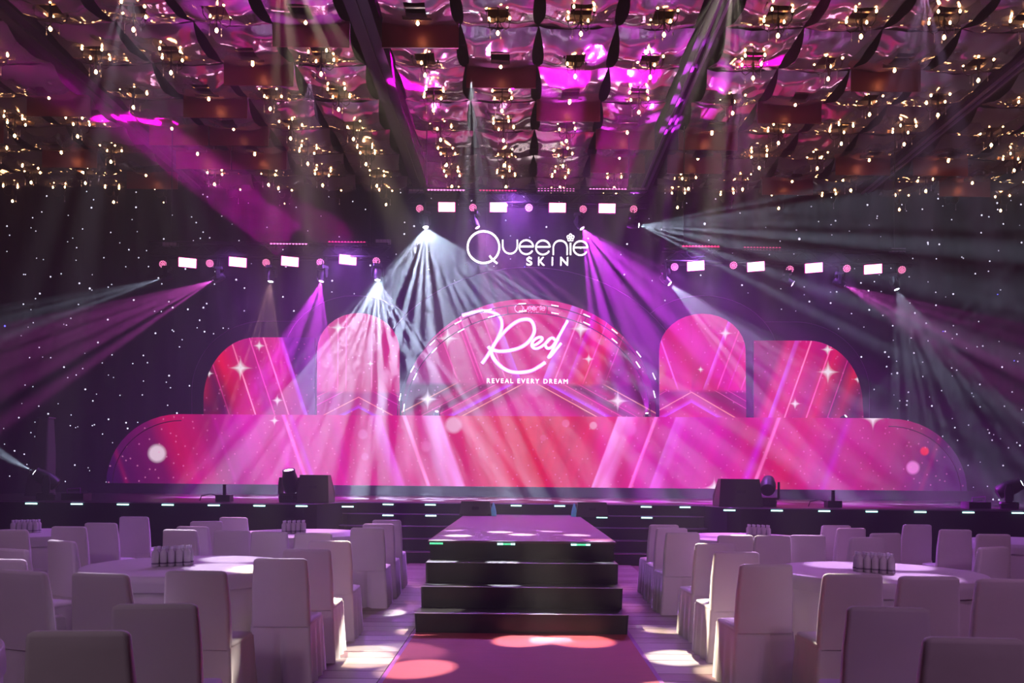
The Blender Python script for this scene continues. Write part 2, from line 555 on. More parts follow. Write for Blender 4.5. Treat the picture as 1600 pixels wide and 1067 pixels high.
# cells holding a burgundy board instead of a mirror sheet: (bay index, column, row)
BOARDS = {(2, 0, 0), (1, 3, 0), (1, 2, 1), (2, 1, 1), (1, 1, 2), (2, 2, 2), (0, 3, 2), (1, 0, 3), (1, 1, 3), (2, 3, 3), (3, 0, 3), (3, 1, 2),
          (3, 2, 1), (4, 0, 0), (1, 1, 4), (1, 0, 4), (2, 3, 4), (3, 0, 4), (3, 3, 4), (0, 2, 4), (4, 0, 4), (0, 3, 5), (3, 2, 5), (4, 1, 5), (0, 1, 3), (4, 2, 2), (3, 3, 0)}
BOARDS.discard((3, 3, 0))
first_ch = None
first_pen = None
for bi, (bx, bname) in enumerate(bays):
    for c in range(4):
        for r in range(NROW):
            cx, cyy = bx + CW * (c + 0.5), ROW0 + RW * (r + 0.5)
            d0 = cyy - RW / 2
            if abs(cx) > 0.64 * cyy + 1.4:      # wholly outside the picture
                continue
            if (bi, c, r) in BOARDS:
                if board_src is None:
                    board_src = MB().box((0, 0.72, -0.21), (1.36, 0.03, 0.46)).build('burgundy_board', M['board'], ceil)
                    o = board_src
                else:
                    o = inst(board_src, 'burgundy_board', ceil)
                o.location = (cx, cyy, ZC)
                # pendant bulb
                if first_pen is None:
                    first_pen = empty('pendant_bulb')
                    MB().tube([(0, 0, 0.20), (0, 0, 0.02)], 0.006, 5).build('cord', M['bronze'], first_pen)
                    MB().lathe([(0.012, 0.03), (0.028, 0.0), (0.028, -0.022), (0.010, -0.045)], 8).build('bulb', M['bulb'], first_pen, smooth=True)
                    p = first_pen
                else:
                    p = copy_tree(first_pen)
                p.location = (cx + 0.0, cyy + 0.34, ZC - 0.20)
                tag(p, 'single bulb before burgundy board, %s, %s row from front, %s column' % (bname, ORD[r], ORD[c]), 'light', 'pendant bulbs in the ceiling')
            si = (bi * 7 + c * 3 + r * 5) % 6
            while len(sheet_srcs) <= si:
                vs, fs = sheet_mesh(len(sheet_srcs) + 1)
                m = MB(); m.add(vs, fs)
                o = m.build('metal_sheet', M['sheet'], ceil, (0, 0, -50), smooth=True, sharp=50)
                sheet_srcs.append([o, False])
            so, used = sheet_srcs[si]
            if not used:
                o = so; sheet_srcs[si][1] = True
            else:
                o = inst(so, 'metal_sheet', ceil)
            o.location = (cx, cyy, ZC)
            if well_src is None:
                mm = MB()
                w, d, h = 0.50, 0.54, 0.22
                mm.box((0, 0, 0.16), (w, d, 0.02)).box((0, d / 2, 0.0), (w, 0.015, 0.34)).box((-w / 2, 0, 0.02), (0.015, d, 0.3)).box((w / 2, 0, 0.02), (0.015, d, 0.3)).box((0, 0.02, -0.075), (w, 0.05, 0.05))
                well_src = mm.build('lamp_well', M['well'], ceil)
                o2 = well_src
            else:
                o2 = inst(well_src, 'lamp_well', ceil)
            o2.location = (cx, cyy, ZC - 0.02)
            if (bi, c, r) in BOARDS:
                continue
            if first_ch is None:
                first_ch = make_chandelier(); t = first_ch
            else:
                t = copy_tree(first_ch)
            t.location = (cx, cyy - 0.03, ZC + 0.10)
            t.rotation_euler = (0, 0, math.radians(random.Random(bi * 100 + c * 10 + r).uniform(-25, 25)))
            tag(t, 'branched chandelier in the %s, %s row from front, %s column from left' % (bname, ORD[r], ORD[c]), 'chandelier', 'chandeliers under the ceiling sheets')
for so, used in sheet_srcs:
    if not used:
        bpy.data.objects.remove(so)
# long beams between the bays
bsrc = None
for k, x in enumerate((-8.97 + 0.0, -2.84, 3.30, 9.43)):
    mm = MB().box((0, 18, 0.05), (0.42, 12.5, 0.35))
    o = mm.build('ceiling_beam', M['beam'], ceil, (x, 0, ZC + 0.02))
    if k in (2, 3):
        for dx in (-0.07, 0.07):
            MB().box((dx, 18, -0.15), (0.055, 12.5, 0.05)).build('track_rail', M['rail'], o)
    else:
        MB().box((0.0, 18, -0.15), (0.05, 12.5, 0.05)).build('track_rail', M['beam'], o)
# front valance of the ceiling over the back drape
tag(MB().box((0, 22.95 - 0.12, ZC + 0.45), (35, 0.1, 1.0)).build('trim_1', M['ceil_dark']), kind='structure')

# ================================================================== STAGE
SZ = 1.025
stage = empty('stage', (0, 14.5, 0))
tag(stage, 'wide black stage with lit strips along its front edge', 'stage')
# plan of the stage deck: recessed in the middle by 1.2 m
SXL, SXR = -11.6, 12.2
YF, YM, YB = 14.5, 15.7, 22.9
XN = 3.6
deck = MB()
plan = [(SXL, YF), (-XN - 0.2, YF), (-XN, YF + 0.15), (-XN + 0.25, YM - 0.15), (-XN + 0.5, YM), (XN - 0.4, YM), (XN - 0.15, YM - 0.15), (XN + 0.05, YF + 0.15), (XN + 0.25, YF), (SXR, YF), (SXR, YB), (SXL, YB)]


def plate(plan, z0, z1):
    m = MB()
    n = len(plan)
    vs = [(x, y, z0) for x, y in plan] + [(x, y, z1) for x, y in plan]
    fs = [tuple(range(n - 1, -1, -1)), tuple(range(n, 2 * n))] + [(j, (j + 1) % n, (j + 1) % n + n, j + n) for j in range(n)]
    m.add([(x, y - 14.5, z) for x, y, z in vs], fs)
    return m


plate(plan, SZ - 0.03, SZ).build('deck', M['stage_top'], stage)
plan2 = [(x * 0.9985, y + 0.03 if y < 20 else y - 0.02) for x, y in plan]
plate(plan2, 0.0, SZ - 0.03).build('skirt', M['black_cloth'], stage)
MB().tube([(x, y - 14.5 - 0.004, SZ - 0.012) for x, y in plan[:10]], 0.008, 4).build('edge_trim', M['outline'], stage)
# led strips set in the front edge
def_strips = [(50, 783), (121, 783.5), (193, 784), (263, 784), (335, 785), (406, 786), (472, 786), (544, 786), (607, 785), (673, 786), (807, 787.5), (875, 788), (1010, 789), (1075, 790), (1140, 791), (1214, 793), (1288, 795), (1362, 796), (1438, 797.5), (1513, 799), (1590, 800)]
st0 = None
for px, py in def_strips:
    yf = YM if abs(px - 814) < 275 else YF
    if px in (544,):
        yf = YF
    x = (px - 814) * yf / F
    if abs(px - 814) < 275:
        x = max(-XN + 0.55, min(XN - 0.5, x))
    loc = (x, yf - 14.5 - 0.014, SZ - 0.045)
    if st0 is None:
        st0 = MB().box((0, 0, 0), (0.20, 0.016, 0.022)).build('led_strip', M['strip'], stage, loc)
    else:
        o = inst(st0, 'led_strip', stage, loc)

# wide steps in the recess
steps = empty('wide_steps', (0, 14.5, 0))
tag(steps, 'broad black stage steps with thin bright nosings behind the runway', 'steps')
for k in range(4):
    z1 = 0.205 * (k + 1)
    y0 = 14.5 + 0.3 * k
    xh = 4.2 - 0.28 * k if False else (3.30 - 0.0 * k)
    xl, xr = -3.32, 3.42
    halves = [(xl, -1.03, 1, 0), (1.07, xr, 0, 1)] if k < 3 else [(xl, xr, 1, 1)]
    for (a_, b_, ca, cb_) in halves:
        pl = [(a_, y0 + 0.12 * ca), (a_ + 0.12 * ca, y0), (b_ - 0.12 * cb_, y0), (b_, y0 + 0.12 * cb_), (b_, YM - 0.02), (a_, YM - 0.02)]
        plate(pl, 0.205 * k if k else 0.0, z1).build('step', M['black_cloth'], steps)
        MB().tube([(x, y - 14.5 - 0.004, z1 - 0.008) for x, y in pl[:4]], 0.006, 4).build('nosing', M['outline'], steps)
inst(st0, 'led_strip', steps, ((607 - 814) * 15.4 / F, 0.9 - 0.014, 0.82 - 0.03))
inst(st0, 'led_strip', steps, ((674 - 814) * 15.4 / F, 0.9 - 0.014, 0.82 - 0.03))
inst(st0, 'led_strip', steps, ((941 - 814) * 15.4 / F, 0.9 - 0.014, 0.82 - 0.03))
inst(st0, 'led_strip', steps, ((1011 - 814) * 15.4 / F, 0.9 - 0.014, 0.82 - 0.03))

# runway with front stairs
RX = 0.02
run = empty('runway', (RX, 8.08, 0))
tag(run, 'low black catwalk with dark pink top and four front steps', 'runway')
MB().box((0, (9.27 + 15.36) / 2 - 8.08, 0.40), (2.05, 15.36 - 9.27, 0.80)).build('body', M['black_gloss'], run)
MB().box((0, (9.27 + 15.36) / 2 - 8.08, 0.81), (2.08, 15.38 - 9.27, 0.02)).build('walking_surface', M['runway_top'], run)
for s in (-1, 1):
    MB().tube([(s * 1.045, 9.27 - 8.08, 0.815), (s * 1.045, 15.3 - 8.08, 0.815)], 0.008, 4).build('edge_trim', M['silver'], run)
MB().tube([(-1.04, 9.26 - 8.08, 0.818), (1.04, 9.26 - 8.08, 0.818)], 0.006, 4).build('edge_trim', M['silver'], run)
for k in range(3):
    y0 = 0.4 * k
    w = (2.08, 2.06, 2.06)[k]
    m = MB()
    m.rings([rrect(w - 0.02, 1.19 - y0, 0.02, 0.0, 3, cy=y0 + (1.19 - y0) / 2), rrect(w, 1.19 - y0, 0.02, 0.205 * (k + 1) - 0.02, 3, cy=y0 + (1.19 - y0) / 2),
             rrect(w, 1.19 - y0, 0.02, 0.205 * (k + 1), 3, cy=y0 + (1.19 - y0) / 2)])
    m.build('step', M['black_gloss'], run)
    MB().box((0, y0 + 0.005, 0.205 * (k + 1) + 0.002), (w, 0.03, 0.006)).build('nosing', M['silver'], run)
# led rows on the runway front edge: dots
dot = None
for cxp, n, keys in ((683, 9, 'g'), (792, 12, 'm'), (908, 13, 'm')):
    for i in range(n):
        x = ((cxp - 814) + (i - (n - 1) / 2) * 2.35) * 9.27 / F - RX
        key = 'strip_green' if keys == 'g' or 3 < i < n - 3 else 'strip'
        if dot is None:
            dot = {}
        if key not in dot:
            dot[key] = MB().box((0, 0, 0), (0.011, 0.012, 0.018)).build('led', M[key], run, (x, 9.25 - 8.08, 0.79))
        else:
            inst(dot[key], 'led', run, (x, 9.25 - 8.08, 0.79))

# red carpet runner on the floor before the stairs
runner = empty('carpet_runner', (RX, 6.2, 0))
tag(runner, 'red carpet runner leading to the runway stairs', 'carpet')
MB().box((0, 0, 0.011), (2.06, 4.4, 0.018)).build('pile', M['runner'], runner)
for s in (-1, 1):
    MB().box((s * 1.045, 0, 0.011), (0.035, 4.4, 0.02)).build('binding', M['runner_trim'], runner)

# plinth under the long screen
DS = 20.5
plinth = MB().box((0, 0, 0.125), (21.9, 0.5, 0.24)).build('screen_plinth', M['black_cloth'], None, (0.35, DS + 0.1, SZ - 0.004))
tag(plinth, 'long black plinth under the low wide screen', 'plinth')


# ================================================================== LED SCREENS
class NG:
    def __init__(s, nt): s.nt = nt

    def m(s, op, a, b=None, c=None, clamp=False):
        n = s.nt.nodes.new('ShaderNodeMath'); n.operation = op; n.use_clamp = clamp
        for i, v in enumerate((a, b, c)):
            if v is None: continue
            if isinstance(v, (int, float)): n.inputs[i].default_value = v
            else: s.nt.links.new(v, n.inputs[i])
        return n.outputs[0]

    def ramp(s, fac, stops, interp='LINEAR'):
        n = s.nt.nodes.new('ShaderNodeValToRGB')
        cr = n.color_ramp
        cr.interpolation = interp
        while len(cr.elements) > 1: cr.elements.remove(cr.elements[-1])
        cr.elements[0].position = stops[0][0]
        cr.elements[0].color = (*stops[0][1], 1)
        for p, c in stops[1:]:
            e = cr.elements.new(p); e.color = (*c, 1)
        s.nt.links.new(fac, n.inputs[0])
        return n.outputs[0]

    def mix(s, fac, a, b, mode='MIX'):
        n = s.nt.nodes.new('ShaderNodeMix'); n.data_type = 'RGBA'; n.blend_type = mode; n.clamp_factor = True
        for i, v in ((0, fac), (6, a), (7, b)):
            if isinstance(v, (int, float)): n.inputs[i].default_value = v
            elif isinstance(v, tuple): n.inputs[i].default_value = (*v, 1)
            else: s.nt.links.new(v, n.inputs[i])
        return n.outputs[2]


def srgb(stops, scale):
    return [(max(0, min(1, p / scale)), lin(c)) for p, c in stops]


def screen_mat(name, base_l, base_r, streak_l, streak_r, scale, slope, floor=None, blobs=(), stars=(), strength=1.0, d=20.0, wash=(), glit=0.0, soff=0.0):
    """picture shown by an LED wall. Object coords are metres; u,v below are LED-pixel units (1 unit = d/F m)."""
    m = bpy.data.materials.new(name)
    m.use_nodes = True
    nt = m.node_tree
    nt.nodes.clear()
    g = NG(nt)
    out = nt.nodes.new('ShaderNodeOutputMaterial')
    tc = nt.nodes.new('ShaderNodeTexCoord')
    sp = nt.nodes.new('ShaderNodeSeparateXYZ')
    nt.links.new(tc.outputs['Object'], sp.inputs[0])
    u = g.m('MULTIPLY', sp.outputs[0], F / d)
    v = g.m('MULTIPLY', sp.outputs[2], F / d)
    au = g.m('ABSOLUTE', u)
    sgn = g.m('GREATER_THAN', u, 0.0)
    s = g.m('ADD', g.m('SUBTRACT', au, g.m('MULTIPLY', v, slope)), soff)
    fs = g.m('DIVIDE', s, scale, clamp=True)
    bl = g.ramp(fs, srgb(base_l, scale)); br = g.ramp(fs, srgb(base_r, scale))
    col = g.mix(sgn, bl, br)
    # soft vertical variation of the footage
    nz = nt.nodes.new('ShaderNodeTexNoise'); nz.inputs['Scale'].default_value = 1.0; nz.inputs['Detail'].default_value = 2
    cb = nt.nodes.new('ShaderNodeCombineXYZ')
    nt.links.new(g.m('MULTIPLY', s, 0.045), cb.inputs[0]); nt.links.new(g.m('MULTIPLY', v, 0.006), cb.inputs[1]); nt.links.new(sgn, cb.inputs[2])
    nt.links.new(cb.outputs[0], nz.inputs['Vector'])
    var = g.m('MULTIPLY_ADD', nz.outputs[0], 0.5, 0.70)
    col = g.mix(1.0, col, nt_comb(nt, var), 'MULTIPLY')
    if wash:      # soft tint zones of the picture, some standing in for beams before it: (u, v, r, color, amount)
        for (bu, bv, br_, c, amt) in wash:
            dist = g.m('POWER', g.m('ADD', g.m('POWER', g.m('SUBTRACT', u, bu), 2.0), g.m('POWER', g.m('SUBTRACT', v, bv), 2.0)), 0.5)
            k = g.m('MULTIPLY', g.m('SUBTRACT', 1.0, g.m('DIVIDE', dist, br_), clamp=True), amt)
            col = g.mix(k, col, lin(c))
    sl = g.ramp(fs, srgb(streak_l, scale)); sr = g.ramp(fs, srgb(streak_r, scale))
    st = g.mix(sgn, sl, sr)
    # streaks fade along their length
    nz2 = nt.nodes.new('ShaderNodeTexNoise'); nz2.inputs['Scale'].default_value = 1.0; nz2.inputs['Detail'].default_value = 0
    cb2 = nt.nodes.new('ShaderNodeCombineXYZ')
    nt.links.new(g.m('MULTIPLY', s, 0.08), cb2.inputs[0]); nt.links.new(g.m('MULTIPLY', v, 0.012), cb2.inputs[1]); nt.links.new(sgn, cb2.inputs[2])
    nt.links.new(cb2.outputs[0], nz2.inputs['Vector'])
    fade = g.m('MULTIPLY_ADD', nz2.outputs[0], 1.6, 0.15, clamp=True)
    if floor:
        (vmax, fslope, fstops, fbase) = floor
        up = g.m('DIVIDE', g.m('SUBTRACT', v, vmax), 14.0, clamp=True)
        fade = g.m('MULTIPLY', fade, up)
    col = g.mix(fade, col, g.mix(1.0, col, st, 'ADD'))
    if floor:
        s2 = g.m('DIVIDE', g.m('ADD', au, g.m('MULTIPLY', v, fslope)), scale, clamp=True)
        fb = g.ramp(s2, srgb(fbase, scale))
        ff = g.ramp(s2, srgb(fstops, scale))
        fc = g.mix(1.0, fb, ff, 'ADD')
        dn = g.m('SUBTRACT', 1.0, g.m('DIVIDE', g.m('SUBTRACT', v, vmax - 2), 6.0, clamp=True))
        col = g.mix(dn, col, fc)
    for (bu, bv, r, c, a) in blobs:
        dist = g.m('POWER', g.m('ADD', g.m('POWER', g.m('SUBTRACT', u, bu), 2.0), g.m('POWER', g.m('SUBTRACT', v, bv), 2.0)), 0.5)
        k = g.m('MULTIPLY', g.m('DIVIDE', g.m('SUBTRACT', r, dist), r * 0.35, clamp=True), a)
        col = g.mix(k, col, lin(c))
    for (bu, bv, r) in stars:
        r = r * 0.62
        du = g.m('ABSOLUTE', g.m('SUBTRACT', u, bu)); dv = g.m('ABSOLUTE', g.m('SUBTRACT', v, bv))
        # four-pointed glint: 1/(|du||dv|) cross limited by radius
        cross = g.m('SUBTRACT', 1.0, g.m('DIVIDE', g.m('ADD', g.m('POWER', g.m('DIVIDE', du, r), 0.5), g.m('POWER', g.m('DIVIDE', dv, r), 0.5)), 1.0), clamp=True)
        col = g.mix(g.m('MULTIPLY', cross, 2.2, clamp=True), col, (1.0, 0.85, 0.92))
    if glit > 0:
        vo = nt.nodes.new('ShaderNodeTexVoronoi'); vo.voronoi_dimensions = '2D'; vo.inputs['Scale'].default_value = 0.055
        cb3 = nt.nodes.new('ShaderNodeCombineXYZ')
        nt.links.new(u, cb3.inputs[0]); nt.links.new(v, cb3.inputs[1]); nt.links.new(cb3.outputs[0], vo.inputs['Vector'])
        k = g.m('MULTIPLY', g.m('LESS_THAN', vo.outputs['Distance'], 0.07), glit)
        col = g.mix(k, col, lin((255, 150, 210)))
    em = nt.nodes.new('ShaderNodeEmission')
    em.inputs['Strength'].default_value = strength * 1.0
    nt.links.new(col, em.inputs['Color'])
    nt.links.new(em.outputs[0], out.inputs[0])
    return m


def nt_comb(nt, val):
    c = nt.nodes.new('ShaderNodeCombineColor')
    for i in range(3): nt.links.new(val, c.inputs[i])
    return c.outputs[0]


K0 = (0, 0, 0)


def streaks(lst):
    """lst: (position, width, colour, kind) -> black-to-colour ramp stops; kind 'b' band sharp on low side, 't' thin"""
    st = [(0, K0)]
    for p, w, c, k in sorted(lst):
        if k == 't':
            st += [(p - w, K0), (p, c), (p + w, K0)]
        elif k == 'b':
            st += [(p - 1.5, K0), (p, c), (p + w * 0.55, tuple(int(x * 0.75) for x in c)), (p + w, K0)]
        else:
            st += [(p - w, K0), (p - w * 0.3, tuple(int(x * 0.7) for x in c)), (p, c), (p + 1.5, K0)]
    out = []
    last = -1
    for p, c in st:
        p = max(p, last + 0.05)
        out.append((p, c)); last = p
    return out[:31]


def outline_pts(pxs, d, ox, oz):
    res = []
    for px, py in pxs:
        p = at(px, py, d)
        res.append((p.x - ox, p.z - oz))
    return res


def px_local(pts, d, o0):
    return [(at(p[0], p[1], d).x - o0.x, at(p[0], p[1], d).z - o0.z) for p in pts]


def screen(name, label, pxs, d, xc_px, base_py, mat_, depth=0.09, backing=0.18):
    o0 = at(xc_px, base_py, d)
    root = empty(name, (o0.x, d, o0.z))
    tag(root, label, 'screen')
    ol = outline_pts(pxs, d, o0.x, o0.z)
    # picture face
    m = MB()
    m.add([(x, 0.0, z) for x, z in ol], [tuple(range(len(ol)))])
    face = m.build('display', mat_, root)
    # make sure it looks at the audience
    if face.data.polygons[0].normal.y > 0:
        face.data.flip_normals()
    cabinet = MB().prism(ol, 0.004, depth).build('cabinet', M['black_gloss'], root)
    if o0.z > 2.0:
        xs = [x for x, z in ol]
        for xx in (min(xs) + 0.3, max(xs) - 0.3):
            MB().box((xx, depth / 2, (SZ - o0.z) / 2 + 0.05), (0.06, 0.06, o0.z - SZ + 0.1)).build('support_post', M['dark_metal'], root)
    return root, ol, o0


# --- low long screen
XCL = 838
low = []
for t in range(0, 13):
    a = math.pi / 2 * t / 12
    low.append((280 - 114 * math.cos(a), 755.5 - 108.5 * math.sin(a)))
low += [(1390, 653.5)]
for t in range(0, 13):
    a = math.pi / 2 * t / 12
    low.append((1390 + 121 * math.sin(a), 768.5 - 114.5 * math.cos(a)))
base_l = [(0, (235, 0, 60)), (60, (232, 0, 88)), (130, (222, 0, 120)), (230, (226, 20, 140)), (330, (225, 0, 140)), (430, (218, 0, 160)), (470, (170, 0, 110)), (540, (205, 0, 90)), (575, (120, 0, 90)), (640, (75, 0, 80)), (668, (45, 0, 70)), (700, (60, 0, 80))]
base_r = [(0, (235, 0, 60)), (50, (232, 0, 90)), (130, (225, 0, 125)), (200, (220, 0, 165)), (300, (214, 0, 120)), (380, (222, 0, 95)), (430, (205, 0, 130)), (500, (190, 0, 110)), (560, (150, 0, 90)), (600, (90, 0, 90)), (660, (65, 0, 80)), (700, (60, 0, 80))]
sl = streaks([(113, 42, (170, 150, 235), 'b'), (168, 3.5, (240, 170, 240), 't'), (206, 22, (140, 90, 200), 'b'), (343, 9, (110, 60, 190), 'b'), (357, 4, (245, 130, 235), 't'), (468, 5, (90, 0, 90), 't'), (640, 6, (120, 0, 20), 't')])
sr = streaks([(87, 34, (165, 155, 235), 'b'), (146, 3.5, (220, 140, 235), 't'), (178, 20, (130, 90, 190), 'b'), (322, 9, (100, 10, 190), 't'), (338, 4, (220, 140, 220), 't'), (447, 9, (60, 0, 140), 't'), (600, 6, (110, 0, 20), 't')])
bl = [(-593, 47, 16, (255, 225, 245), 0.8), (588, 36, 12, (245, 130, 220), 0.9), (606, 62, 8, (255, 0, 40), 0.9), (-130, 96, 15, (255, 190, 225), 0.85), (-272, 80, 9, (240, 120, 200), 0.6), (-173, 62, 10, (245, 110, 190), 0.55), (-268, 45, 7, (240, 120, 200), 0.5),
      (88, 97, 7, (255, 190, 220), 0.6), (45, 100, 7, (250, 120, 170), 0.6), (145, 92, 12, (235, 100, 190), 0.5), (10, 77, 6, (245, 90, 140), 0.5)]
lowm = screen_mat('screen_low_picture', base_l, base_r, sl, sr, 700.0, 0.36, None, bl, [(525, 112, 40), (278, 2, 36), (-410, 100, 20)], 1.0, DS, glit=0.45)
low_root, low_ol, low_o = screen('low_screen', 'long low pink screen with rounded ends along the stage', low, DS, XCL, 761, lowm)

for sgn_, cx_, cy_, rx_, ry_, dy_ in ((-1, 284, 757, 108, 100, 0), (1, 1388, 770, 113, 104, 0)):
    pts_ = [(cx_ + sgn_ * rx_ * math.cos(math.pi / 2 * t / 16), cy_ - ry_ * math.sin(math.pi / 2 * t / 16)) for t in range(17)]
    MB().tube([(x, -0.012, z) for x, z in px_local(pts_, DS, low_o)], 0.012, 4).build('border_seam', M['led_plate_dark'], low_root)
# --- centre arch
DC = 21.7
arch = [(628, 655)]
for t in range(0, 31):
    a = math.pi * t / 30
    arch.append((826 - 199 * math.copysign(abs(math.cos(a)) ** 0.96, math.cos(a)), 650 - 183 * math.sin(a) ** 1.0))
arch += [(1025, 657)]
cb_l = [(0, (225, 0, 110)), (60, (224, 0, 130)), (85, (205, 0, 120)), (110, (215, 15, 140)), (150, (205, 30, 130)), (200, (150, 25, 120)), (260, (110, 20, 100))]
cb_r = [(0, (225, 0, 110)), (60, (224, 0, 130)), (85, (222, 0, 150)), (115, (235, 0, 80)), (135, (235, 0, 60)), (152, (170, 0, 80)), (170, (110, 0, 60)), (185, (130, 0, 80)), (260, (80, 0, 80))]
cs_l = streaks([(53, 14, (110, 120, 235), 'b'), (76, 1.2, (230, 120, 200), 't'), (112, 1.2, (230, 130, 200), 't'), (118, 1.2, (210, 100, 180), 't'), (152, 1.2, (200, 90, 170), 't')])
cs_r = streaks([(58, 16, (110, 120, 240), 'b'), (76, 1.4, (240, 150, 215), 't'), (96, 9, (80, 20, 170), 'b'), (102, 1.4, (230, 110, 190), 't'), (122, 1.3, (240, 110, 190), 't'), (156, 1.2, (220, 80, 160), 't')])
f_stops = streaks([(108, 2.2, (250, 200, 150), 't'), (122, 14, (90, 70, 235), 'b'), (148, 1.6, (230, 80, 170), 't'), (172, 1.5, (230, 70, 160), 't'), (212, 2.5, (245, 170, 130), 't')])
f_base = [(0, (228, 0, 150)), (70, (228, 0, 140)), (104, (170, 0, 90)), (122, (200, 0, 130)), (145, (205, 0, 130)), (160, (110, 0, 70)), (185, (190, 0, 110)), (210, (100, 0, 60)), (300, (70, 0, 60))]
archm = screen_mat('screen_centre_picture', cb_l, cb_r, cs_l, cs_r, 300.0, 0.38, (50, 1.85, f_stops, f_base),
                   [(0, 50, 22, (245, 120, 200), 0.4)], [(78, 139, 40), (91, 92, 22), (137, 27, 38), (-130, 122, 40), (-160, 27, 38)], 1.0, DC,
                   soff=60.0,
                   wash=[(-150, 130, 120, (235, 110, 175), 0.35)], glit=0.35)  # pale left zone stands in for the rays crossing the arch
cs_root, _, cso = screen('centre_arch_screen', 'tall central arched pink screen behind the long low one', arch, DC, 828, 652, archm)
# --- two tall arches
tall_l = [(495, 650), (495.5, 548)]
for t in range(1, 16):
    a = math.pi * t / 16
    tall_l.append((560 - 64.5 * math.cos(a), 548 - 59 * math.sin(a)))
tall_l += [(624.5, 545), (624.5, 652)]
tall_r = [(1030.5, 655), (1030, 548)]
for t in range(1, 16):
    a = math.pi * t / 16
    tall_r.append((1097.5 - 67.5 * math.cos(a), 548 - 58 * math.sin(a)))
tall_r += [(1165, 545), (1166, 656)]
tb = [(0, (226, 0, 120)), (60, (226, 10, 120)), (140, (190, 0, 120)), (200, (120, 0, 90))]
tl_m = screen_mat('screen_tall_left_picture', [(0, (215, 40, 120)), (60, (220, 50, 140)), (130, (225, 70, 140)), (200, (200, 60, 120))], [(0, (215, 40, 120)), (60, (215, 30, 130)), (200, (200, 60, 120))],
                  streaks([(20, 1.4, (220, 120, 200), 't'), (33, 1.4, (220, 120, 200), 't')]), streaks([(20, 1.2, (200, 120, 200), 't')]), 220.0, -0.0,
                  (38, 1.9, streaks([(28, 12, (80, 60, 220), 'b'), (60, 2, (250, 190, 150), 't'), (100, 1.6, (220, 80, 200), 't'), (125, 1.6, (230, 80, 150), 't')]), [(0, (205, 20, 120)), (60, (190, 20, 130)), (200, (150, 10, 110))]),
                  [], [(18, 84, 14), (-33, 140, 30)], 1.0, DC, wash=[(-40, 80, 90, (240, 130, 190), 0.6)], glit=0.8)  # paleness of the beams in front is put into these picture colours
screen('left_arch_screen', 'narrow arched pink screen left of the centre arch, pale under beams', tall_l, DC, 560, 652, tl_m)
tr_m = screen_mat('screen_tall_right_picture', [(0, (226, 0, 110)), (60, (232, 0, 60)), (200, (230, 60, 70))], tb,
                  streaks([(4, 2, (150, 120, 220), 't')]), streaks([(0.5, 7, (130, 100, 220), 'b'), (23, 1.4, (235, 110, 190), 't'), (40, 1.6, (90, 20, 140), 't'), (60, 1.3, (230, 110, 190), 't'), (84, 1.2, (200, 90, 160), 't')]), 220.0, 0.36,
                  (44, 1.75, streaks([(48, 12, (90, 70, 220), 'b'), (76, 2, (250, 190, 150), 't'), (118, 1.5, (230, 100, 170), 't'), (138, 1.5, (230, 100, 170), 't')]), [(0, (226, 0, 110)), (60, (210, 0, 130)), (100, (150, 0, 90)), (220, (110, 0, 80))]),
                  [(-58, 78, 20, (220, 140, 90), 0.5), (-55, 50, 14, (225, 110, 100), 0.4)], [(14, 79, 14), (52, 136, 26)], 1.0, DC, wash=[(-5, 110, 60, (225, 60, 150), 0.5)], glit=0.4)
screen('right_arch_screen', 'narrow arched pink screen right of the centre arch', tall_r, DC, 1080, 656, tr_m)
# --- two outer quarter domes
dome_l = [(318, 648)]
for t in range(0, 15):
    a = math.pi / 2 * t / 14
    dome_l.append((400 - 82 * math.cos(a), 625 - 98 * math.sin(a)))
dome_l += [(492, 527), (492, 650)]
dome_r = [(1178, 655), (1178, 532), (1250, 532)]
for t in range(1, 15):
    a = math.pi / 2 * t / 14
    dome_r.append((1262 + 86 * math.sin(a), 632 - 100 * math.cos(a)))
dome_r += [(1350, 658)]
dl_b = [(0, (60, 10, 90)), (8, (90, 10, 110)), (12, (215, 0, 140)), (40, (225, 0, 130)), (70, (190, 0, 120)), (90, (215, 0, 110)), (120, (235, 0, 60)), (140, (120, 0, 70)), (160, (225, 0, 40)), (185, (80, 0, 60)), (220, (90, 0, 60))]
dl_s = streaks([(11, 7, (90, 90, 230), 'b'), (40, 1.5, (240, 170, 215), 't'), (62, 1.2, (220, 90, 180), 't'), (92, 1.6, (245, 190, 220), 't'), (133, 1.2, (220, 60, 150), 't')])
dom_m = lambda nm, b, s, stars, wash: screen_mat(nm, b, b, s, s, 220.0, 0.34, None, [], stars, 1.0, DC, wash=wash, glit=0.3)
dlm = dom_m('screen_dome_left_picture', dl_b, dl_s, [(-117, 75, 40), (-166, 66, 18), (-59, 25, 22), (-88, 110, 22)], [(-30, 10, 60, (140, 0, 110), 0.6), (-165, 10, 70, (50, 0, 60), 0.9)])
screen('left_dome_screen', 'quarter-dome pink screen at the left end of the row', dome_l, DC, 492, 651, dlm)
dr_b = [(0, (150, 0, 80)), (12, (225, 0, 110)), (40, (228, 0, 110)), (70, (190, 0, 110)), (90, (228, 0, 80)), (115, (120, 0, 70)), (130, (235, 0, 60)), (150, (110, 0, 60)), (165, (220, 0, 50)), (200, (70, 0, 60))]
drm = dom_m('screen_dome_right_picture', dr_b, streaks([(21, 8, (100, 90, 230), 'b'), (46, 1.5, (240, 170, 215), 't'), (80, 1.4, (235, 120, 190), 't'), (113, 1.2, (220, 60, 150), 't')]), [(115, 77, 40), (162, 66, 18), (64, 27, 22), (114, 112, 24)], [(160, 10, 60, (50, 0, 60), 0.9)])
screen('right_dome_screen', 'quarter-dome pink screen at the right end of the row', dome_r, DC, 1178, 657, drm)

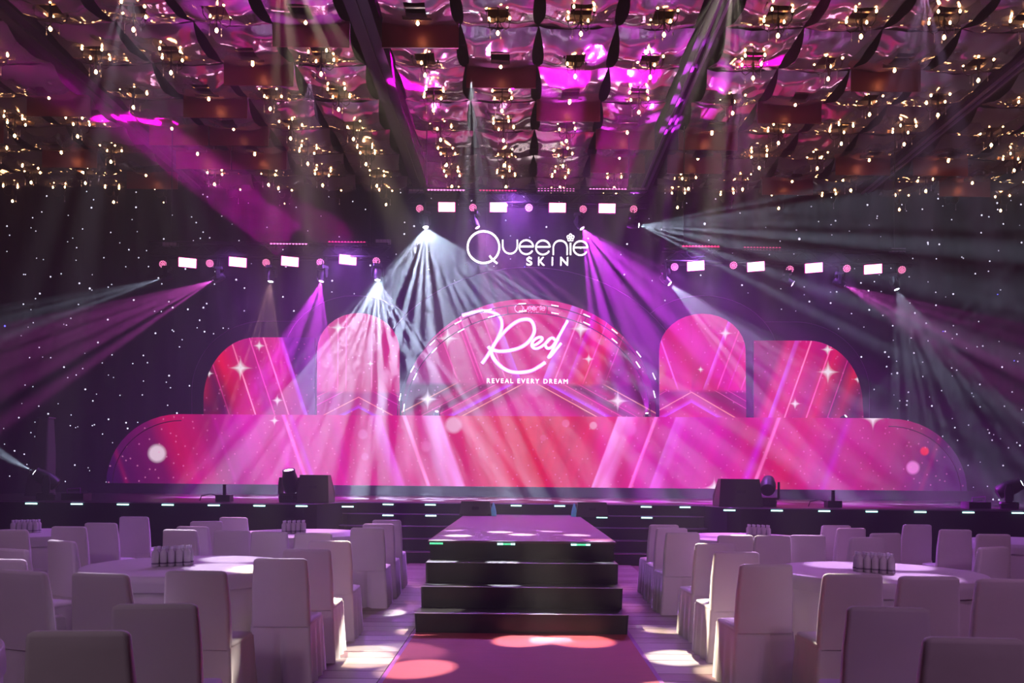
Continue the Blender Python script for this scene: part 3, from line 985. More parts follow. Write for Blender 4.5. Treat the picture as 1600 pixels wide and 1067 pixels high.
# --- black scenic boards behind the screens with thin lit outlines
def scenic(label, pxs, d):
    o0 = at(pxs[0][0], pxs[0][1], d)
    root = empty('scenic_board', (o0.x, d, o0.z))
    tag(root, label, 'panel', 'black scenic boards behind the screens')
    ol = outline_pts(pxs, d, o0.x, o0.z)
    MB().prism(ol, 0.0, 0.06).build('board', M['black_cloth'], root)
    MB().tube([(x, -0.01, z) for x, z in ol], 0.010, 4).build('rim', M['outline'], root)


def arcp(cx, cy, rx, ry, a0, a1, n=24):
    return [(cx - rx * math.cos(math.radians(a0 + (a1 - a0) * i / n)), cy - ry * math.sin(math.radians(a0 + (a1 - a0) * i / n))) for i in range(n + 1)]


scenic('large black arched board with a thin rim behind the centre arch', [(564, 772)] + arcp(826, 650, 262, 232, 0, 180, 40) + [(1088, 774)], 22.1)
scenic('black arched board with a thin rim behind the narrow left arch', [(443, 770)] + arcp(555, 560, 112, 98, 0, 180) + [(667, 771)], 22.3)
scenic('black arched board with a thin rim behind the narrow right arch', [(980, 774)] + arcp(1098, 560, 118, 98, 0, 180) + [(1216, 777)], 22.3)
scenic('black domed board with a thin rim behind the left dome screen', [(300, 768)] + arcp(412, 612, 112, 110, 0, 90) + [(500, 502), (500, 770)], 22.5)
scenic('black domed board with a thin rim behind the right dome screen', [(1165, 776), (1165, 503)] + arcp(1240, 613, 118, 110, 90, 180) + [(1358, 778)], 22.5)

# --- script word, slogan and little logo on the centre screen
def catmull(pts, n=10):
    P = [Vector(p) for p in pts]
    P = [P[0] * 2 - P[1]] + P + [P[-1] * 2 - P[-2]]
    out = []
    for i in range(1, len(P) - 2):
        for k in range(n):
            t = k / n
            out.append(0.5 * ((2 * P[i]) + (-P[i - 1] + P[i + 1]) * t + (2 * P[i - 1] - 5 * P[i] + 4 * P[i + 1] - P[i + 2]) * t * t + (-P[i - 1] + 3 * P[i] - 3 * P[i + 1] + P[i + 2]) * t ** 3))
    out.append(P[-2])
    return out





red_strokes = [
    [(753, 568), (759, 560), (766, 549), (776, 532), (783, 516), (784, 503), (779, 493), (769, 488), (757, 486), (745, 487), (733, 490), (722, 493)],
    [(763, 541), (766, 545), (780, 549), (800, 547), (817, 541), (829, 530), (835, 517), (832, 504), (824, 499), (811, 501), (797, 510), (783, 524), (771, 540), (768, 552), (775, 565), (789, 577), (806, 582), (828, 580), (842, 573), (852, 566)],
    [(829, 541), (838, 538), (846, 532), (847, 528), (842, 527), (835, 531), (831, 538), (834, 544), (841, 544), (851, 538), (859, 530)],
    [(868, 532), (863, 528), (857, 531), (852, 538), (855, 544), (861, 543), (867, 536), (875, 522), (887, 501), (876, 521), (863, 548), (857, 558), (861, 556), (869, 546), (877, 536)],
]
mbw, mbh = MB(), MB()
for s in red_strokes:
    pts = catmull(s, 6)
    loc = px_local([(p.x, p.y) for p in pts], DC, cso)
    w = 0.050 if s[0][0] < 800 else 0.040
    mbw.ribbon(loc, w, -0.03, -0.012)
    mbh.ribbon(loc, w * 2.0, -0.010, -0.006)
w = mbw.build('script_word', M['neon'], cs_root)
mbh.build('script_glow', M['neon_halo'], w)


def text_mesh(name, body, height_px, width_px, cxp, cyp, d, o0, material, parent, y=-0.03, space=1.0, extrude=0.01, bold=0.0):
    cu = bpy.data.curves.new(name, 'FONT')
    cu.body = body
    cu.size = 1.0
    cu.space_character = space
    cu.extrude = 0.0
    cu.offset = bold
    cu.align_x = 'CENTER'
    tmp = bpy.data.objects.new(name, cu)
    COL.objects.link(tmp)
    bpy.context.view_layer.update()
    me = bpy.data.meshes.new_from_object(tmp.evaluated_get(bpy.context.evaluated_depsgraph_get()))
    bpy.data.objects.remove(tmp)
    xs = [v.co.x for v in me.vertices]; ys = [v.co.y for v in me.vertices]
    sx = width_px * d / F / (max(xs) - min(xs)); sy = height_px * d / F / (max(ys) - min(ys))
    mx, my = (max(xs) + min(xs)) / 2, (max(ys) + min(ys)) / 2
    c = at(cxp, cyp, d)
    m = MB()
    vs = [((v.co.x - mx) * sx + c.x - o0.x, y, (v.co.y - my) * sy + c.z - o0.z) for v in me.vertices]
    fs = [tuple(p.vertices) for p in me.polygons]
    n = len(vs)
    m.add(vs + [(x, y + extrude, z) for x, _, z in vs], fs + [tuple(i + n for i in reversed(f)) for f in fs])
    # side walls of the letters
    ec = {}
    for f in fs:
        for a, b in zip(f, f[1:] + f[:1]):
            ec[(a, b)] = ec.get((a, b), 0) + 1
    side = [(b, a, a + n, b + n) for (a, b) in ec if (b, a) not in ec]
    m.f += side
    return m.build(name, material, parent)


text_mesh('slogan_lettering', 'REVEAL EVERY DREAM', 7, 126, 824, 595.5, DC, cso, M['logo'], cs_root, space=1.35)


# --- "Queenie SKIN" sign built from strokes; unit pixel coordinates of the photograph
def circ(cx, cy, r, a0=0, a1=360, n=28):
    return [(cx + r * math.cos(math.radians(a0 + (a1 - a0) * i / n)), cy - r * math.sin(math.radians(a0 + (a1 - a0) * i / n))) for i in range(n + 1)]


def logo_strokes():
    L = []
    L.append(('letter_q', [circ(755.5, 386.5, 24.8, 0, 360, 40)], 2.6))
    L[0][1].append([(765, 400), (768, 404), (772, 408), (777, 412)])
    L.append(('letter_u', [[(785.5, 375), (785.5, 385)] + circ(797, 385.5, 11.2, 180, 360, 14)[1:] + [(808.2, 375)]], 2.0))
    for cx, cyy in ((822.3, 386.5), (848.3, 387), (907, 388)):
        L.append(('letter_e', [[(cx - 10, cyy - 1), (cx + 11, cyy - 1)] + circ(cx, cyy, 11.0, 5, 330, 26)], 2.0))
    L.append(('letter_n', [[(864.5, 398.5), (864.5, 386.5)] + circ(875.3, 387, 10.8, 180, 0, 14)[1:] + [(886.1, 398.5)]], 2.0))
    L.append(('letter_i', [[(891.3, 380), (891.3, 398.5)]], 2.4))
    return L


def sign(parent, o0, d, mapf, wscale, material, y, small=False):
    for nm, strokes, w in logo_strokes():
        m = MB()
        for s in strokes:
            loc = px_local([mapf(p) for p in s], d, o0)
            m.ribbon(loc, w * 1.05 * d / F * wscale, y, y + 0.04)
        m.build(nm, material, parent)
    m = MB()
    for k in range(5):
        a = 90 + 72 * k
        c = (891.3 + 3.7 * math.cos(math.radians(a)), 371.6 - 3.7 * math.sin(math.radians(a)))
        loc = px_local([mapf(p) for p in circ(c[0], c[1], 2.1, 0, 360, 10)[:-1]], d, o0)
        m.ribbon(loc, 1.0 * d / F * wscale, y, y + 0.04, closed=True)
    m.build('flower', material, parent)


DL = 22.0
lo0 = at(824, 414, DL)
logo = empty('logo_sign', tuple(lo0))
tag(logo, 'white glowing sign reading Queenie SKIN hung over the stage', 'sign')
sign(logo, lo0, DL, lambda p: p, 1.0, M['logo'], -0.04)
for ch, px in zip('SKIN', (827.0, 846.0, 863.0, 881.5)):
    wd = {'S': 9, 'K': 10.5, 'I': 2.2, 'N': 12.5}[ch]
    text_mesh('letter_' + ch.lower(), ch, 13.0, wd, px, 408.6, DL, lo0, M['logo'], logo, y=-0.04, extrude=0.04, bold=0.01)
for px in (760, 905):
    a = at(px, 385, DL + 0.06) - lo0
    MB().tube([(a.x, 0.06, a.z), (a.x, 0.06, ZC + 0.6 - lo0.z)], 0.006, 4).build('hanging_wire', M['cable'], logo)
# the small faint logo on the screen
k = 48.0 / 190.0
sl_root = empty('tmp')
bpy.data.objects.remove(sl_root)
before = set(bpy.data.objects)
sign(cs_root, cso, DC, lambda p: (828 + (p[0] - 824) * k, 482.5 + (p[1] - 388) * k), 0.36, M['logo_pink'], -0.045)
text_mesh('small_lettering', 'SKIN', 3.4, 16, 833, 488.5, DC, cso, M['logo_pink'], cs_root, space=1.5)

# --- wire arch frame with white dashes in front of the centre screen
DA = 21.25
fo = at(826, 652, DA)
fr = empty('arch_frame', tuple(fo))
tag(fr, 'thin arched wire frame with paired white light tubes before the centre screen', 'frame')
def arc_local(rx, ry, n=40, cy=652, cx=824):
    return px_local([(cx - rx * math.cos(math.pi * i / n), cy - ry * math.sin(math.pi * i / n)) for i in range(n + 1)], DA, fo)
for nm, rx, ry in (('outer_hoop', 203, 176), ('inner_hoop', 192, 163)):
    MB().tube([(x, 0, z) for x, z in arc_local(rx, ry)], 0.011, 5).build(nm, M['cable'], fr)
A1, A2 = arc_local(203, 176), arc_local(192, 163)
for i in range(2, 40, 4):
    MB().tube([(A1[i][0], 0, A1[i][1]), (A2[i][0], 0, A2[i][1])], 0.008, 4).build('cross_bar', M['cable'], fr)
for i_ in (0, 40):
    MB().tube([(A1[i_][0], 0, A1[i_][1]), (A1[i_][0], 0, SZ - fo.z)], 0.012, 5).build('foot_post', M['cable'], fr)
dashes = [(625.5, 620.6), (631.5, 637), (644.7, 577), (648.8, 588.7), (675.6, 536), (679, 547.5), (716, 504), (720.6, 516.8), (763, 484.7), (768, 495), (816, 475), (816.7, 486.8),
          (866.9, 478), (867, 490), (916.5, 493.4), (916.5, 506), (960, 518), (960, 533), (997.5, 553.7), (996.5, 570), (1021.5, 588), (1022, 616)]
for (px, py) in dashes:
    a = math.atan2((652 - py) / 172, (px - 824) / 200)
    tx, ty = math.sin(a) * 200, math.cos(a) * 172       # tangent in image space
    L = math.hypot(tx, ty)
    tx, ty = tx / L * 5.8, ty / L * 5.8
    (x0, z0), (x1, z1) = px_local([(px - tx, py - ty), (px + tx, py + ty)], DA, fo)
    MB().tube([(x0, -0.04, z0), (x1, -0.04, z1)], 0.013, 5).build('light_tube', M['dash'], fr)

# ================================================================== RIG
DT = 19.0


def truss(label, px0, py0, px1, py1, xl_px, xr_px):
    a, b = at(px0, py0, DT), at(px1, py1, DT)
    c = (a + b) / 2
    root = empty('truss', tuple(c))
    tag(root, label, 'truss')
    L = (b - a).length
    h = 0.15
    for dy, dz in ((-h, -h), (h, -h), (-h, h), (h, h)):
        MB().tube([(-L / 2, dy, dz), (L / 2, dy, dz)], 0.022, 6).build('chord', M['dark_metal'], root)
    n = int(L / 0.35)
    m = MB()
    for i in range(n):
        x0, x1 = -L / 2 + L * i / n, -L / 2 + L * (i + 1) / n
        s = 1 if i % 2 else -1
        m.tube([(x0, -h, s * h), (x1, -h, -s * h)], 0.009, 4)
        m.tube([(x0, h, s * h), (x1, h, -s * h)], 0.009, 4)
        m.tube([(x0, s * h, -h), (x1, -s * h, -h)], 0.009, 4)
        m.tube([(x0, s * h, h), (x1, -s * h, h)], 0.009, 4)
    lat = m.build('lattice', M['dark_metal'], root); lat['kind'] = 'stuff'
    for sx in (-0.42, 0.42):
        MB().tube([(sx * L, 0, h), (sx * L, 0, ZC - c.z + 0.0)], 0.012, 4).build('hoist_chain', M['cable'], root)
    return c


truss('black lighting truss hung at the left of the stage', 238, 393, 608, 391, 0, 0)
truss('black lighting truss hung high over the middle of the stage', 636, 309, 1012, 311, 0, 0)
truss('black lighting truss hung at the right of the stage', 1036, 400, 1428, 404, 0, 0)

# PAR cans with clustered LEDs
def make_par():
    root = empty('par_light')
    MB().lathe([(0.05, 0.16), (0.085, 0.12), (0.098, 0.02), (0.10, -0.02), (0.092, -0.02), (0.088, 0.0), (0.0, 0.0)], 18, cap1=False, M4=Matrix.Rotation(math.pi / 2, 4, 'X').inverted()).build('housing', M['dark_metal'], root, smooth=True, sharp=40)
    m = MB()
    dots = [(0, 0)] + [(0.034 * math.cos(a), 0.034 * math.sin(a)) for a in [k * math.pi / 3 for k in range(6)]] + [(0.070 * math.cos(a), 0.070 * math.sin(a)) for a in [k * math.pi / 6 + 0.2 for k in range(12)]]
    for x, z in dots:
        m.add([(x + 0.0125 * math.cos(k * math.pi / 3), -0.022, z + 0.0125 * math.sin(k * math.pi / 3)) for k in range(6)], [(0, 1, 2, 3, 4, 5)])
    o = m.build('led_cluster', M['led_pinkwhite'], root)
    MB().add([(0.086 * math.cos(k * math.pi / 8), -0.012, 0.086 * math.sin(k * math.pi / 8)) for k in range(16)], [tuple(range(16))]).build('lens_plate', M['led_plate'], root)
    MB().tube([(-0.11, 0.05, 0), (-0.115, 0.05, 0.12), (0, 0.05, 0.2), (0.115, 0.05, 0.12), (0.11, 0.05, 0)], 0.008, 5).build('yoke', M['dark_metal'], root)
    return root


M['led_plate'] = mat('led_plate', (0.3, 0.02, 0.1), 0.4, emit=(0.8, 0.01, 0.18), strength=0.25, sample_em=False)


def make_blinder():
    root = empty('strobe_light')
    MB().box((0, 0.05, 0), (0.40, 0.10, 0.23)).build('housing', M['dark_metal'], root)
    c0 = None
    for iz in (-1, 1):
        for ix in range(4):
            loc = (-0.135 + 0.09 * ix, -0.006, iz * 0.049)
            if c0 is None:
                c0 = MB().box((0, 0, 0), (0.087, 0.012, 0.092)).build('led_panel', M['blinder'], root, loc)
            else:
                inst(c0, 'led_panel', root, loc)
    MB().box((0, -0.002, 0), (0.385, 0.004, 0.208)).build('bezel', M['blinder_rim'], root)
    MB().tube([(-0.21, 0.05, 0), (-0.21, 0.05, 0.2), (0.21, 0.05, 0.2), (0.21, 0.05, 0)], 0.008, 5).build('yoke', M['dark_metal'], root)
    return root


POSW = {0: 'leftmost', 1: 'second from the left', 2: 'third from the left', 3: 'fourth from the left', 4: 'rightmost'}
pars = {'left': [(255, 413), (328, 411.5), (416, 410.5), (500.5, 410), (588, 408)], 'middle': [(656, 326), (739, 324.5), (826.5, 324.5), (911, 327), (990, 327)],
        'right': [(1054, 417), (1146, 414.5), (1234, 421), (1323, 419.5), (1409, 421.5)]}
blinds = {'left': [(293, 410.5), (371.5, 409.5), (453, 408.5), (543.5, 406)], 'middle': [(698, 323.5), (778.5, 324), (871, 324.5), (948.5, 325.5)],
          'right': [(1087, 415.5), (1181, 416.5), (1271.5, 418.5), (1364, 420.5)]}
p0 = b0 = None
for side, yaw in (('left', 0.0), ('middle', 0.0), ('right', 0.0)):
    for i, (px, py) in enumerate(pars[side]):
        if p0 is None: p0 = make_par(); o = p0
        else: o = copy_tree(p0)
        o.location = at(px, py, DT - 0.15)
        o.rotation_euler = (math.radians(12), {'left': 0.25, 'middle': 0, 'right': -0.25}[side], {'left': 0.25, 'middle': 0, 'right': -0.25}[side])
        tag(o, '%s round red-pink LED lamp under the %s truss' % (POSW[i], side), 'stage light', 'round LED lamps on the trusses')
    for i, (px, py) in enumerate(blinds[side]):
        if b0 is None: b0 = make_blinder(); o = b0
        else: o = copy_tree(b0)
        o.location = at(px, py, DT - 0.15)
        sh = {'left': 0.12, 'middle': 0, 'right': -0.12}[side]
        o.rotation_euler = (math.radians(10), sh * 0.3, sh * 2)
        tag(o, '%s glaring rectangular white lamp under the %s truss' % ({0: 'leftmost', 1: 'second from the left', 2: 'third from the left', 3: 'rightmost'}[i], side), 'stage light', 'rectangular strobe lamps on the trusses')

# LED batten bars above the trusses
def make_bar(lit):
    root = empty('led_bar')
    MB().box((0, 0.04, 0), (0.88, 0.08, 0.09)).build('housing', M['dark_metal'], root)
    d0 = None
    for i in range(12):
        loc = (-0.395 + 0.0718 * i, -0.004, 0)
        if d0 is None:
            d0 = MB().lathe([(0.031, 0.006), (0.031, 0.0), (0.022, -0.008)], 10, M4=Matrix.Rotation(-math.pi / 2, 4, 'X')).build('led_lens', M[lit], root, loc)
        else:
            inst(d0, 'led_lens', root, loc)
    for s in (-1, 1):
        MB().box((s * 0.3, 0.06, -0.09), (0.03, 0.03, 0.14)).build('bracket', M['dark_metal'], root)
    return root


M['led_off'] = mat('led_off', (0.35, 0.28, 0.38), 0.4, noise=0.1)
M['led_bar_hot'] = mat('led_bar_hot', (1, 0.4, 0.8), 0.4, emit=(1.0, 0.25, 0.7), strength=2.4, sample_em=False)
M['led_bar_red'] = mat('led_bar_red', (1, 0.1, 0.3), 0.4, emit=(1.0, 0.03, 0.22), strength=1.3, sample_em=False)
bars = [(451, 380, 'led_bar_hot', 'leftmost lit'), (542, 379, 'led_bar_red', 'second lit'), (697, 296, 'led_bar_hot', 'first of the four centre'), (778, 296.5, 'led_bar_red', 'second of the four centre'),
        (869, 296.5, 'led_bar_hot', 'third of the four centre'), (950, 296.5, 'led_bar_hot', 'fourth of the four centre'), (1095, 385.5, 'led_bar_red', 'dim first right-hand'), (1191, 388, 'led_bar_red', 'dim second right-hand')]
bp = {}
for px, py, key, nm in bars:
    if key not in bp:
        bp[key] = make_bar(key); o = bp[key]
    else:
        o = copy_tree(bp[key])
    o.location = at(px, py, DT - 0.15)
    tag(o, '%s pink LED bar of twelve round lenses above a truss' % nm, 'stage light', 'lit LED bars above the trusses')
for px, py, nm in ((265, 381, 'at the far left end of the left truss'), (598, 377, 'at the right end of the left truss'), (650, 296, 'at the left end of the middle truss'),
                   (997, 296.5, 'at the right end of the middle truss'), (1404, 390.5, 'at the right end of the right truss')):
    root = empty('floodlight', tuple(at(px, py, DT - 0.15)))
    tag(root, 'unlit grey flood lamp %s' % nm, 'stage light', 'unlit flood lamps')
    MB().box((0, 0.05, 0), (0.34, 0.10, 0.10)).build('housing', M['grey_metal'], root)
    for i in range(4):
        MB().box((-0.12 + 0.08 * i, -0.004, 0), (0.07, 0.01, 0.08)).build('lamp_cell', M['led_off'], root)

# ------------------------------------------------------------------ moving heads
def moving_head(loc, target, label, lens='lens_white', hang=True, size=1.0, group=None, reach=0.0):
    """loc = pivot of the head"""
    root = empty('moving_head', tuple(loc))
    tag(root, label, 'stage light', group)
    s = size
    sg = 1 if hang else -1
    dirv = (Vector(target) - Vector(loc)).normalized()
    yaw = math.atan2(dirv.x, -dirv.y)
    R = Matrix.Rotation(yaw, 4, 'Z')
    m = MB().rings([rrect(0.26 * s, 0.26 * s, 0.03 * s, sg * 0.22 * s, 3), rrect(0.28 * s, 0.28 * s, 0.03 * s, sg * 0.25 * s, 3), rrect(0.26 * s, 0.26 * s, 0.03 * s, sg * 0.33 * s, 3)], M4=R)
    m.build('base', M['dark_metal'], root)
    if reach:
        MB().tube([(0, 0, 0.32 * s), (0, 0, reach)], 0.02, 6).build('clamp', M['dark_metal'], root)
    y = MB()
    y.box((0, 0, sg * 0.205 * s), (0.34 * s, 0.10 * s, 0.03 * s), M4=R)
    y.build('yoke', M['dark_metal'], root)
    for k in (-1, 1):
        MB().rings([rrect(0.04 * s, 0.12 * s, 0.015 * s, sg * 0.20 * s, 3, cx=k * 0.165 * s), rrect(0.04 * s, 0.13 * s, 0.015 * s, sg * 0.05 * s, 3, cx=k * 0.165 * s), rrect(0.035 * s, 0.08 * s, 0.015 * s, -sg * 0.06 * s, 3, cx=k * 0.165 * s)], M4=R).build('yoke_arm', M['dark_metal'], root)
    q = dirv.to_track_quat('Z', 'Y').to_matrix().to_4x4()
    MB().lathe([(0.05 * s, -0.2 * s), (0.105 * s, -0.17 * s), (0.125 * s, -0.05 * s), (0.12 * s, 0.06 * s), (0.10 * s, 0.14 * s), (0.10 * s, 0.19 * s), (0.085 * s, 0.19 * s), (0.08 * s, 0.17 * s)], 18, M4=q, cap1=False).build('head', M['dark_metal'], root, smooth=True, sharp=40)
    MB().lathe([(0.084 * s, 0.165 * s), (0.07 * s, 0.185 * s), (0.03 * s, 0.195 * s)], 14, M4=q).build('lens', M[lens], root, smooth=True)
    return Vector(loc) + dirv * 0.21 * s


heads = [
    # px, py, target(px,py,depth), lens, label, light params (color, power, angle, scale, thr, soft)
    (261, 433, (0, 512, 18.6), 'lens_white', 'leftmost moving head on the left truss, pale beam', (WHITE, 1100, 16, 12.0, 0.20, 0.14)),
    (342, 434, (150, 520, 18.4), 'lens_purple', 'second moving head on the left truss, magenta beam', ((1.0, 0.12, 0.85), 1300, 26, 9.0, 0.24, 0.2)),
    (424, 431.5, (400, 600, 18.3), 'lens_white', 'third moving head on the left truss, faint warm rays', ((1.0, 0.5, 0.55), 1300, 36, 9.0, 0.12, 0.12)),
    (504, 431.5, (462, 600, 18.2), 'lens_purple', 'fourth moving head on the left truss, purple fan', (PURP, 3000, 44, 7.0, 0.26, 0.26)),
    (590, 429, (585, 660, 18.3), 'lens_hot', 'rightmost moving head on the left truss, bright white fan', (WHITE, 6500, 80, 6.0, 0.19, 0.12)),
    (664, 347, (700, 600, 18.0), 'lens_hot', 'glaring white moving head at the left of the middle truss', (WHITE, 8800, 104, 6.0, 0.18, 0.11)),
    (742, 348, (830, 500, 18.4), 'lens_purple', 'second moving head on the middle truss, pink rays', ((1.0, 0.25, 0.95), 2200, 54, 8.0, 0.14, 0.12)),
    (905, 350, (1000, 490, 18.2), 'lens_purple', 'third moving head on the middle truss, purple fan', (PURP, 4200, 58, 6.0, 0.26, 0.26)),
    (989, 351, (1250, 385, 18.2), 'lens_hot', 'rightmost moving head on the middle truss, white fan to the right', (WHITE, 2000, 42, 8.0, 0.20, 0.12)),
    (1040, 437.5, (1180, 560, 18.2), 'lens_white', 'leftmost moving head on the right truss, white beam', (WHITE, 2600, 30, 10.0, 0.22, 0.14)),
    (1230, 440, (1330, 490, 18.4), 'lens_purple', 'second moving head on the right truss, thin magenta ray', ((1.0, 0.2, 0.85), 260, 9, 14.0, 0.2, 0.2)),
    (1311, 442, (1480, 520, 18.4), 'lens_purple', 'third moving head on the right truss, magenta beam', ((1.0, 0.12, 0.85), 1300, 28, 9.0, 0.22, 0.2)),
    (1398, 444, (1455, 590, 18.3), 'lens_white', 'rightmost moving head on the right truss, pale blue rays', (WHITE, 1500, 50, 7.0, 0.14, 0.10)),
]
for i, (px, py, (tx, ty, td), lens, label, (col, pw, ang, sc_, thr, soft)) in enumerate(heads):
    loc = at(px, py, DT - 0.15)
    tgt = at(tx, ty, td)
    front = moving_head(loc, tgt, label, lens, True, 0.72, reach=0.47)
    spot(front, tgt, col, pw, ang, sc_, thr, soft * 0.8, radius=0.012, seed=i * 3.7, blend=0.25, band=0.13)

# heads standing on the stage
floor_heads = [
    (72, 741, (-120, 640, 14.3), 15.2, 'lens_white', 'moving head on the far left of the stage, pale beam to the left', (WHITE, 700, 18, 9.0, 0.25, 0.2), 1.15),
    (1577, 755, (1760, 690, 14.3), 15.2, 'lens_white', 'moving head on the far right of the stage, pale beam to the right', (WHITE, 500, 12, 9.0, 0.25, 0.2), 1.15),
    (453.5, 750, (440, 660, 15.0), 15.3, 'lens_purple', 'moving head beside the left stage speaker, purple beam upwards', (PURP, 260, 34, 8.0, 0.2, 0.2), 1.15),
    (1200, 753, (1210, 640, 19.0), 15.3, None, 'dark unlit moving head beside the right stage speaker', None, 1.15),
]
for i, (px, py, (tx, ty, td), d, lens, label, lp, sz) in enumerate(floor_heads):
    loc = at(px, py, d)
    loc.z = SZ + 0.33 * sz
    tgt = at(tx, ty, td)
    front = moving_head(loc, tgt, label, lens or 'dark_metal', False, sz)
    if lp:
        col, pw, ang, sc_, thr, soft = lp
        spot(front, tgt, col, pw, ang, sc_, thr, soft, radius=0.015, seed=40 + i * 3.7, blend=0.3)
# little heads on top of the low screen
top_heads = [
    (682, 643, (690, 560, 20.0), 'lens_purple', 'small moving head on top of the low screen, left of centre', ((1.0, 0.2, 0.9), 160, 26, 10.0, 0.2, 0.2)),
    (1011, 646, (1005, 540, 20.0), 'lens_purple', 'small moving head on top of the low screen, right of centre', (PURP, 900, 34, 11.0, 0.16, 0.2)),
    (1317, 647, (1400, 590, 20.0), 'lens_white', 'small moving head on top of the low screen, by the right dome', (WHITE, 500, 18, 12.0, 0.14, 0.14)),
]
for i, (px, py, (tx, ty, td), lens, label, (col, pw, ang, sc_, thr, soft)) in enumerate(top_heads):
    loc = at(px, py, 20.9)
    loc.z = at(826, 652, 20.9).z + 0.05
    tgt = at(tx, ty, td)
    front = moving_head(loc, tgt, label, lens, False, 0.5)
    spot(front, tgt, col, pw, ang, sc_, thr, soft, radius=0.012, seed=70 + i * 3.7, blend=0.3)
# box riser that carries the small heads behind the low screen
tag(MB().box((0, 0, 0), (18.0, 0.5, 0.10)).box((0, 0.1, -0.8), (17.6, 0.25, 1.55)).build('riser', M['black_cloth'], None, (0.35, 20.95, at(826, 652, 20.9).z - 0.165)), 'long black riser behind the low screen carrying small lamps', 'riser')

# upward sheets of light of the LED bars
for (px, py, tx, ty, td, p) in ((451, 380, 270, 235, 18.6, 300), (542, 379, 400, 300, 17.5, 110), (697, 296, 640, 110, 16.6, 260), (778, 296, 770, 120, 16.6, 60), (869, 296, 882, 130, 16.6, 300), (950, 296, 985, 150, 16.8, 260), (1095, 385, 1130, 280, 17.5, 40)):
    a = at(px, py - 4, DT - 0.35)
    tube_area(a, at(tx, ty, td), (0.95, 0.0, 0.70), p * 0.45, 0.85, 0.05, 5)
# soft beams under the round lamps and the wash of the rectangular lamps
for (px, py, p_) in ((800, 300, 3600), (540, 380, 1700), (1090, 385, 1700), (360, 390, 350), (1290, 400, 500)):
    spot(at(px, py, DT - 0.5), at(px, py + 160, 18.2), (0.50, 0.14, 1.0), p_, 150, radius=0.3, blend=1.0)
# front-of-house magenta wash over the stage and the dance floor edge
spot((-4.5, 11.0, 9.0), (-1.6, 13.6, 0.0), (1.0, 0.03, 0.45), 900, 26, radius=0.1, blend=0.3)
spot((4.5, 11.0, 9.0), (1.75, 12.8, 0.0), (1.0, 0.03, 0.45), 900, 26, radius=0.1, blend=0.3)
# open cones added at the two hottest heads for a glow round them
spot(at(664, 352, 18.55), (0, 0, 2.0), WHITE, 220, 110, radius=0.03, blend=1.0)
spot(at(590, 434, 18.55), (0, 0, 2.0), WHITE, 80, 110, radius=0.03, blend=1.0)
# added runner fill light, then gobo pools on the carpet, runner and tables
spot((0.0, 12.5, 8.9), (0.0, 6.6, 0.0), (1.0, 0.55, 0.6), 130, 28, radius=0.1, blend=0.6)
spot((-3.4, 11.5, 8.9), (0.0, 6.7, 0.0), (1.0, 0.82, 0.55), 24000, 26, 7.0, 0.17, 0.05, radius=0.006, seed=5.1, blend=0.3)
spot((3.0, 12.0, 8.9), (0.5, 7.0, 0.0), (1.0, 0.88, 0.7), 22000, 28, 7.0, 0.15, 0.05, radius=0.006, seed=9.1, blend=0.3)
spot((-1.0, 15.5, 8.9), (-0.2, 9.9, 0.8), (0.9, 0.9, 1.0), 34000, 15, 14.0, 0.2, 0.07, radius=0.006, seed=2.3, blend=0.3)
spot((-6.0, 12.5, 8.9), (-3.0, 7.4, 0.7), (0.95, 0.8, 1.0), 6500, 24, 9.0, 0.2, 0.08, radius=0.006, seed=13.9, blend=0.3)
spot((6.0, 12.5, 8.9), (3.1, 7.4, 0.7), (0.85, 0.5, 1.0), 6500, 24, 9.0, 0.2, 0.08, radius=0.006, seed=25.1, blend=0.3)
spot((-4.0, 15.5, 8.9), (-3.0, 11.1, 0.7), (1.0, 0.5, 0.95), 5000, 22, 8.0, 0.24, 0.16, radius=0.006, seed=3.9, blend=0.3)
spot((4.0, 15.5, 8.9), (3.0, 11.1, 0.7), (1.0, 0.35, 0.9), 5000, 22, 8.0, 0.24, 0.16, radius=0.006, seed=5.1, blend=0.3)

# ================================================================== STAGE EQUIPMENT
def wedge(label, px, w, h, dpt, d, zb, yaw=0.0, cone=0, cat='speaker'):
    x = (px - 814) * d / F
    root = empty('stage_monitor', (x, d, zb), yaw)
    tag(root, label, cat)
    prof = [(-dpt / 2, 0), (dpt / 2, 0), (dpt / 2, h * 0.35), (dpt * 0.1, h), (-dpt * 0.32, h)]
    n = len(prof)
    vs = [(-w / 2, y, z) for y, z in prof] + [(w / 2, y, z) for y, z in prof]
    vs = [(x_ * (0.88 if z > h * 0.9 else 1), y, z) for x_, y, z in vs]
    fs = [tuple(range(n)), tuple(range(2 * n - 1, n - 1, -1))] + [(j, j + n, (j + 1) % n + n, (j + 1) % n) for j in range(n)]
    MB().add(vs, fs).build('cabinet', M['black_gloss'], root)
    MB().box((0, -dpt * 0.44, h * 0.55), (w * 0.22, 0.012, 0.05)).build('handle', M['dark_metal'], root)
    MB().add([(-w * 0.40, dpt * 0.49, h * 0.40), (w * 0.40, dpt * 0.49, h * 0.40), (w * 0.36, dpt * 0.14, h * 0.97), (-w * 0.36, dpt * 0.14, h * 0.97)], [(0, 1, 2, 3)]).build('grille', M['dark_metal'], root)
    for s in (-1, 1):
        MB().box((s * w * 0.42, -dpt * 0.42, 0.02), (0.05, 0.05, 0.04)).build('foot', M['dark_metal'], root)
    if cone:
        m = MB()
        m.lathe([(0.055, 0.0), (0.05, 0.08), (0.03, 0.17), (0.008, 0.24)], 12)
        m.build('blue_beam_cone', M['beam_cone_blue'], root, (cone * (w / 2 + 0.03), -0.05, 0.0), smooth=True)  # glowing mesh cone stands in for a blue beam of light
    return root


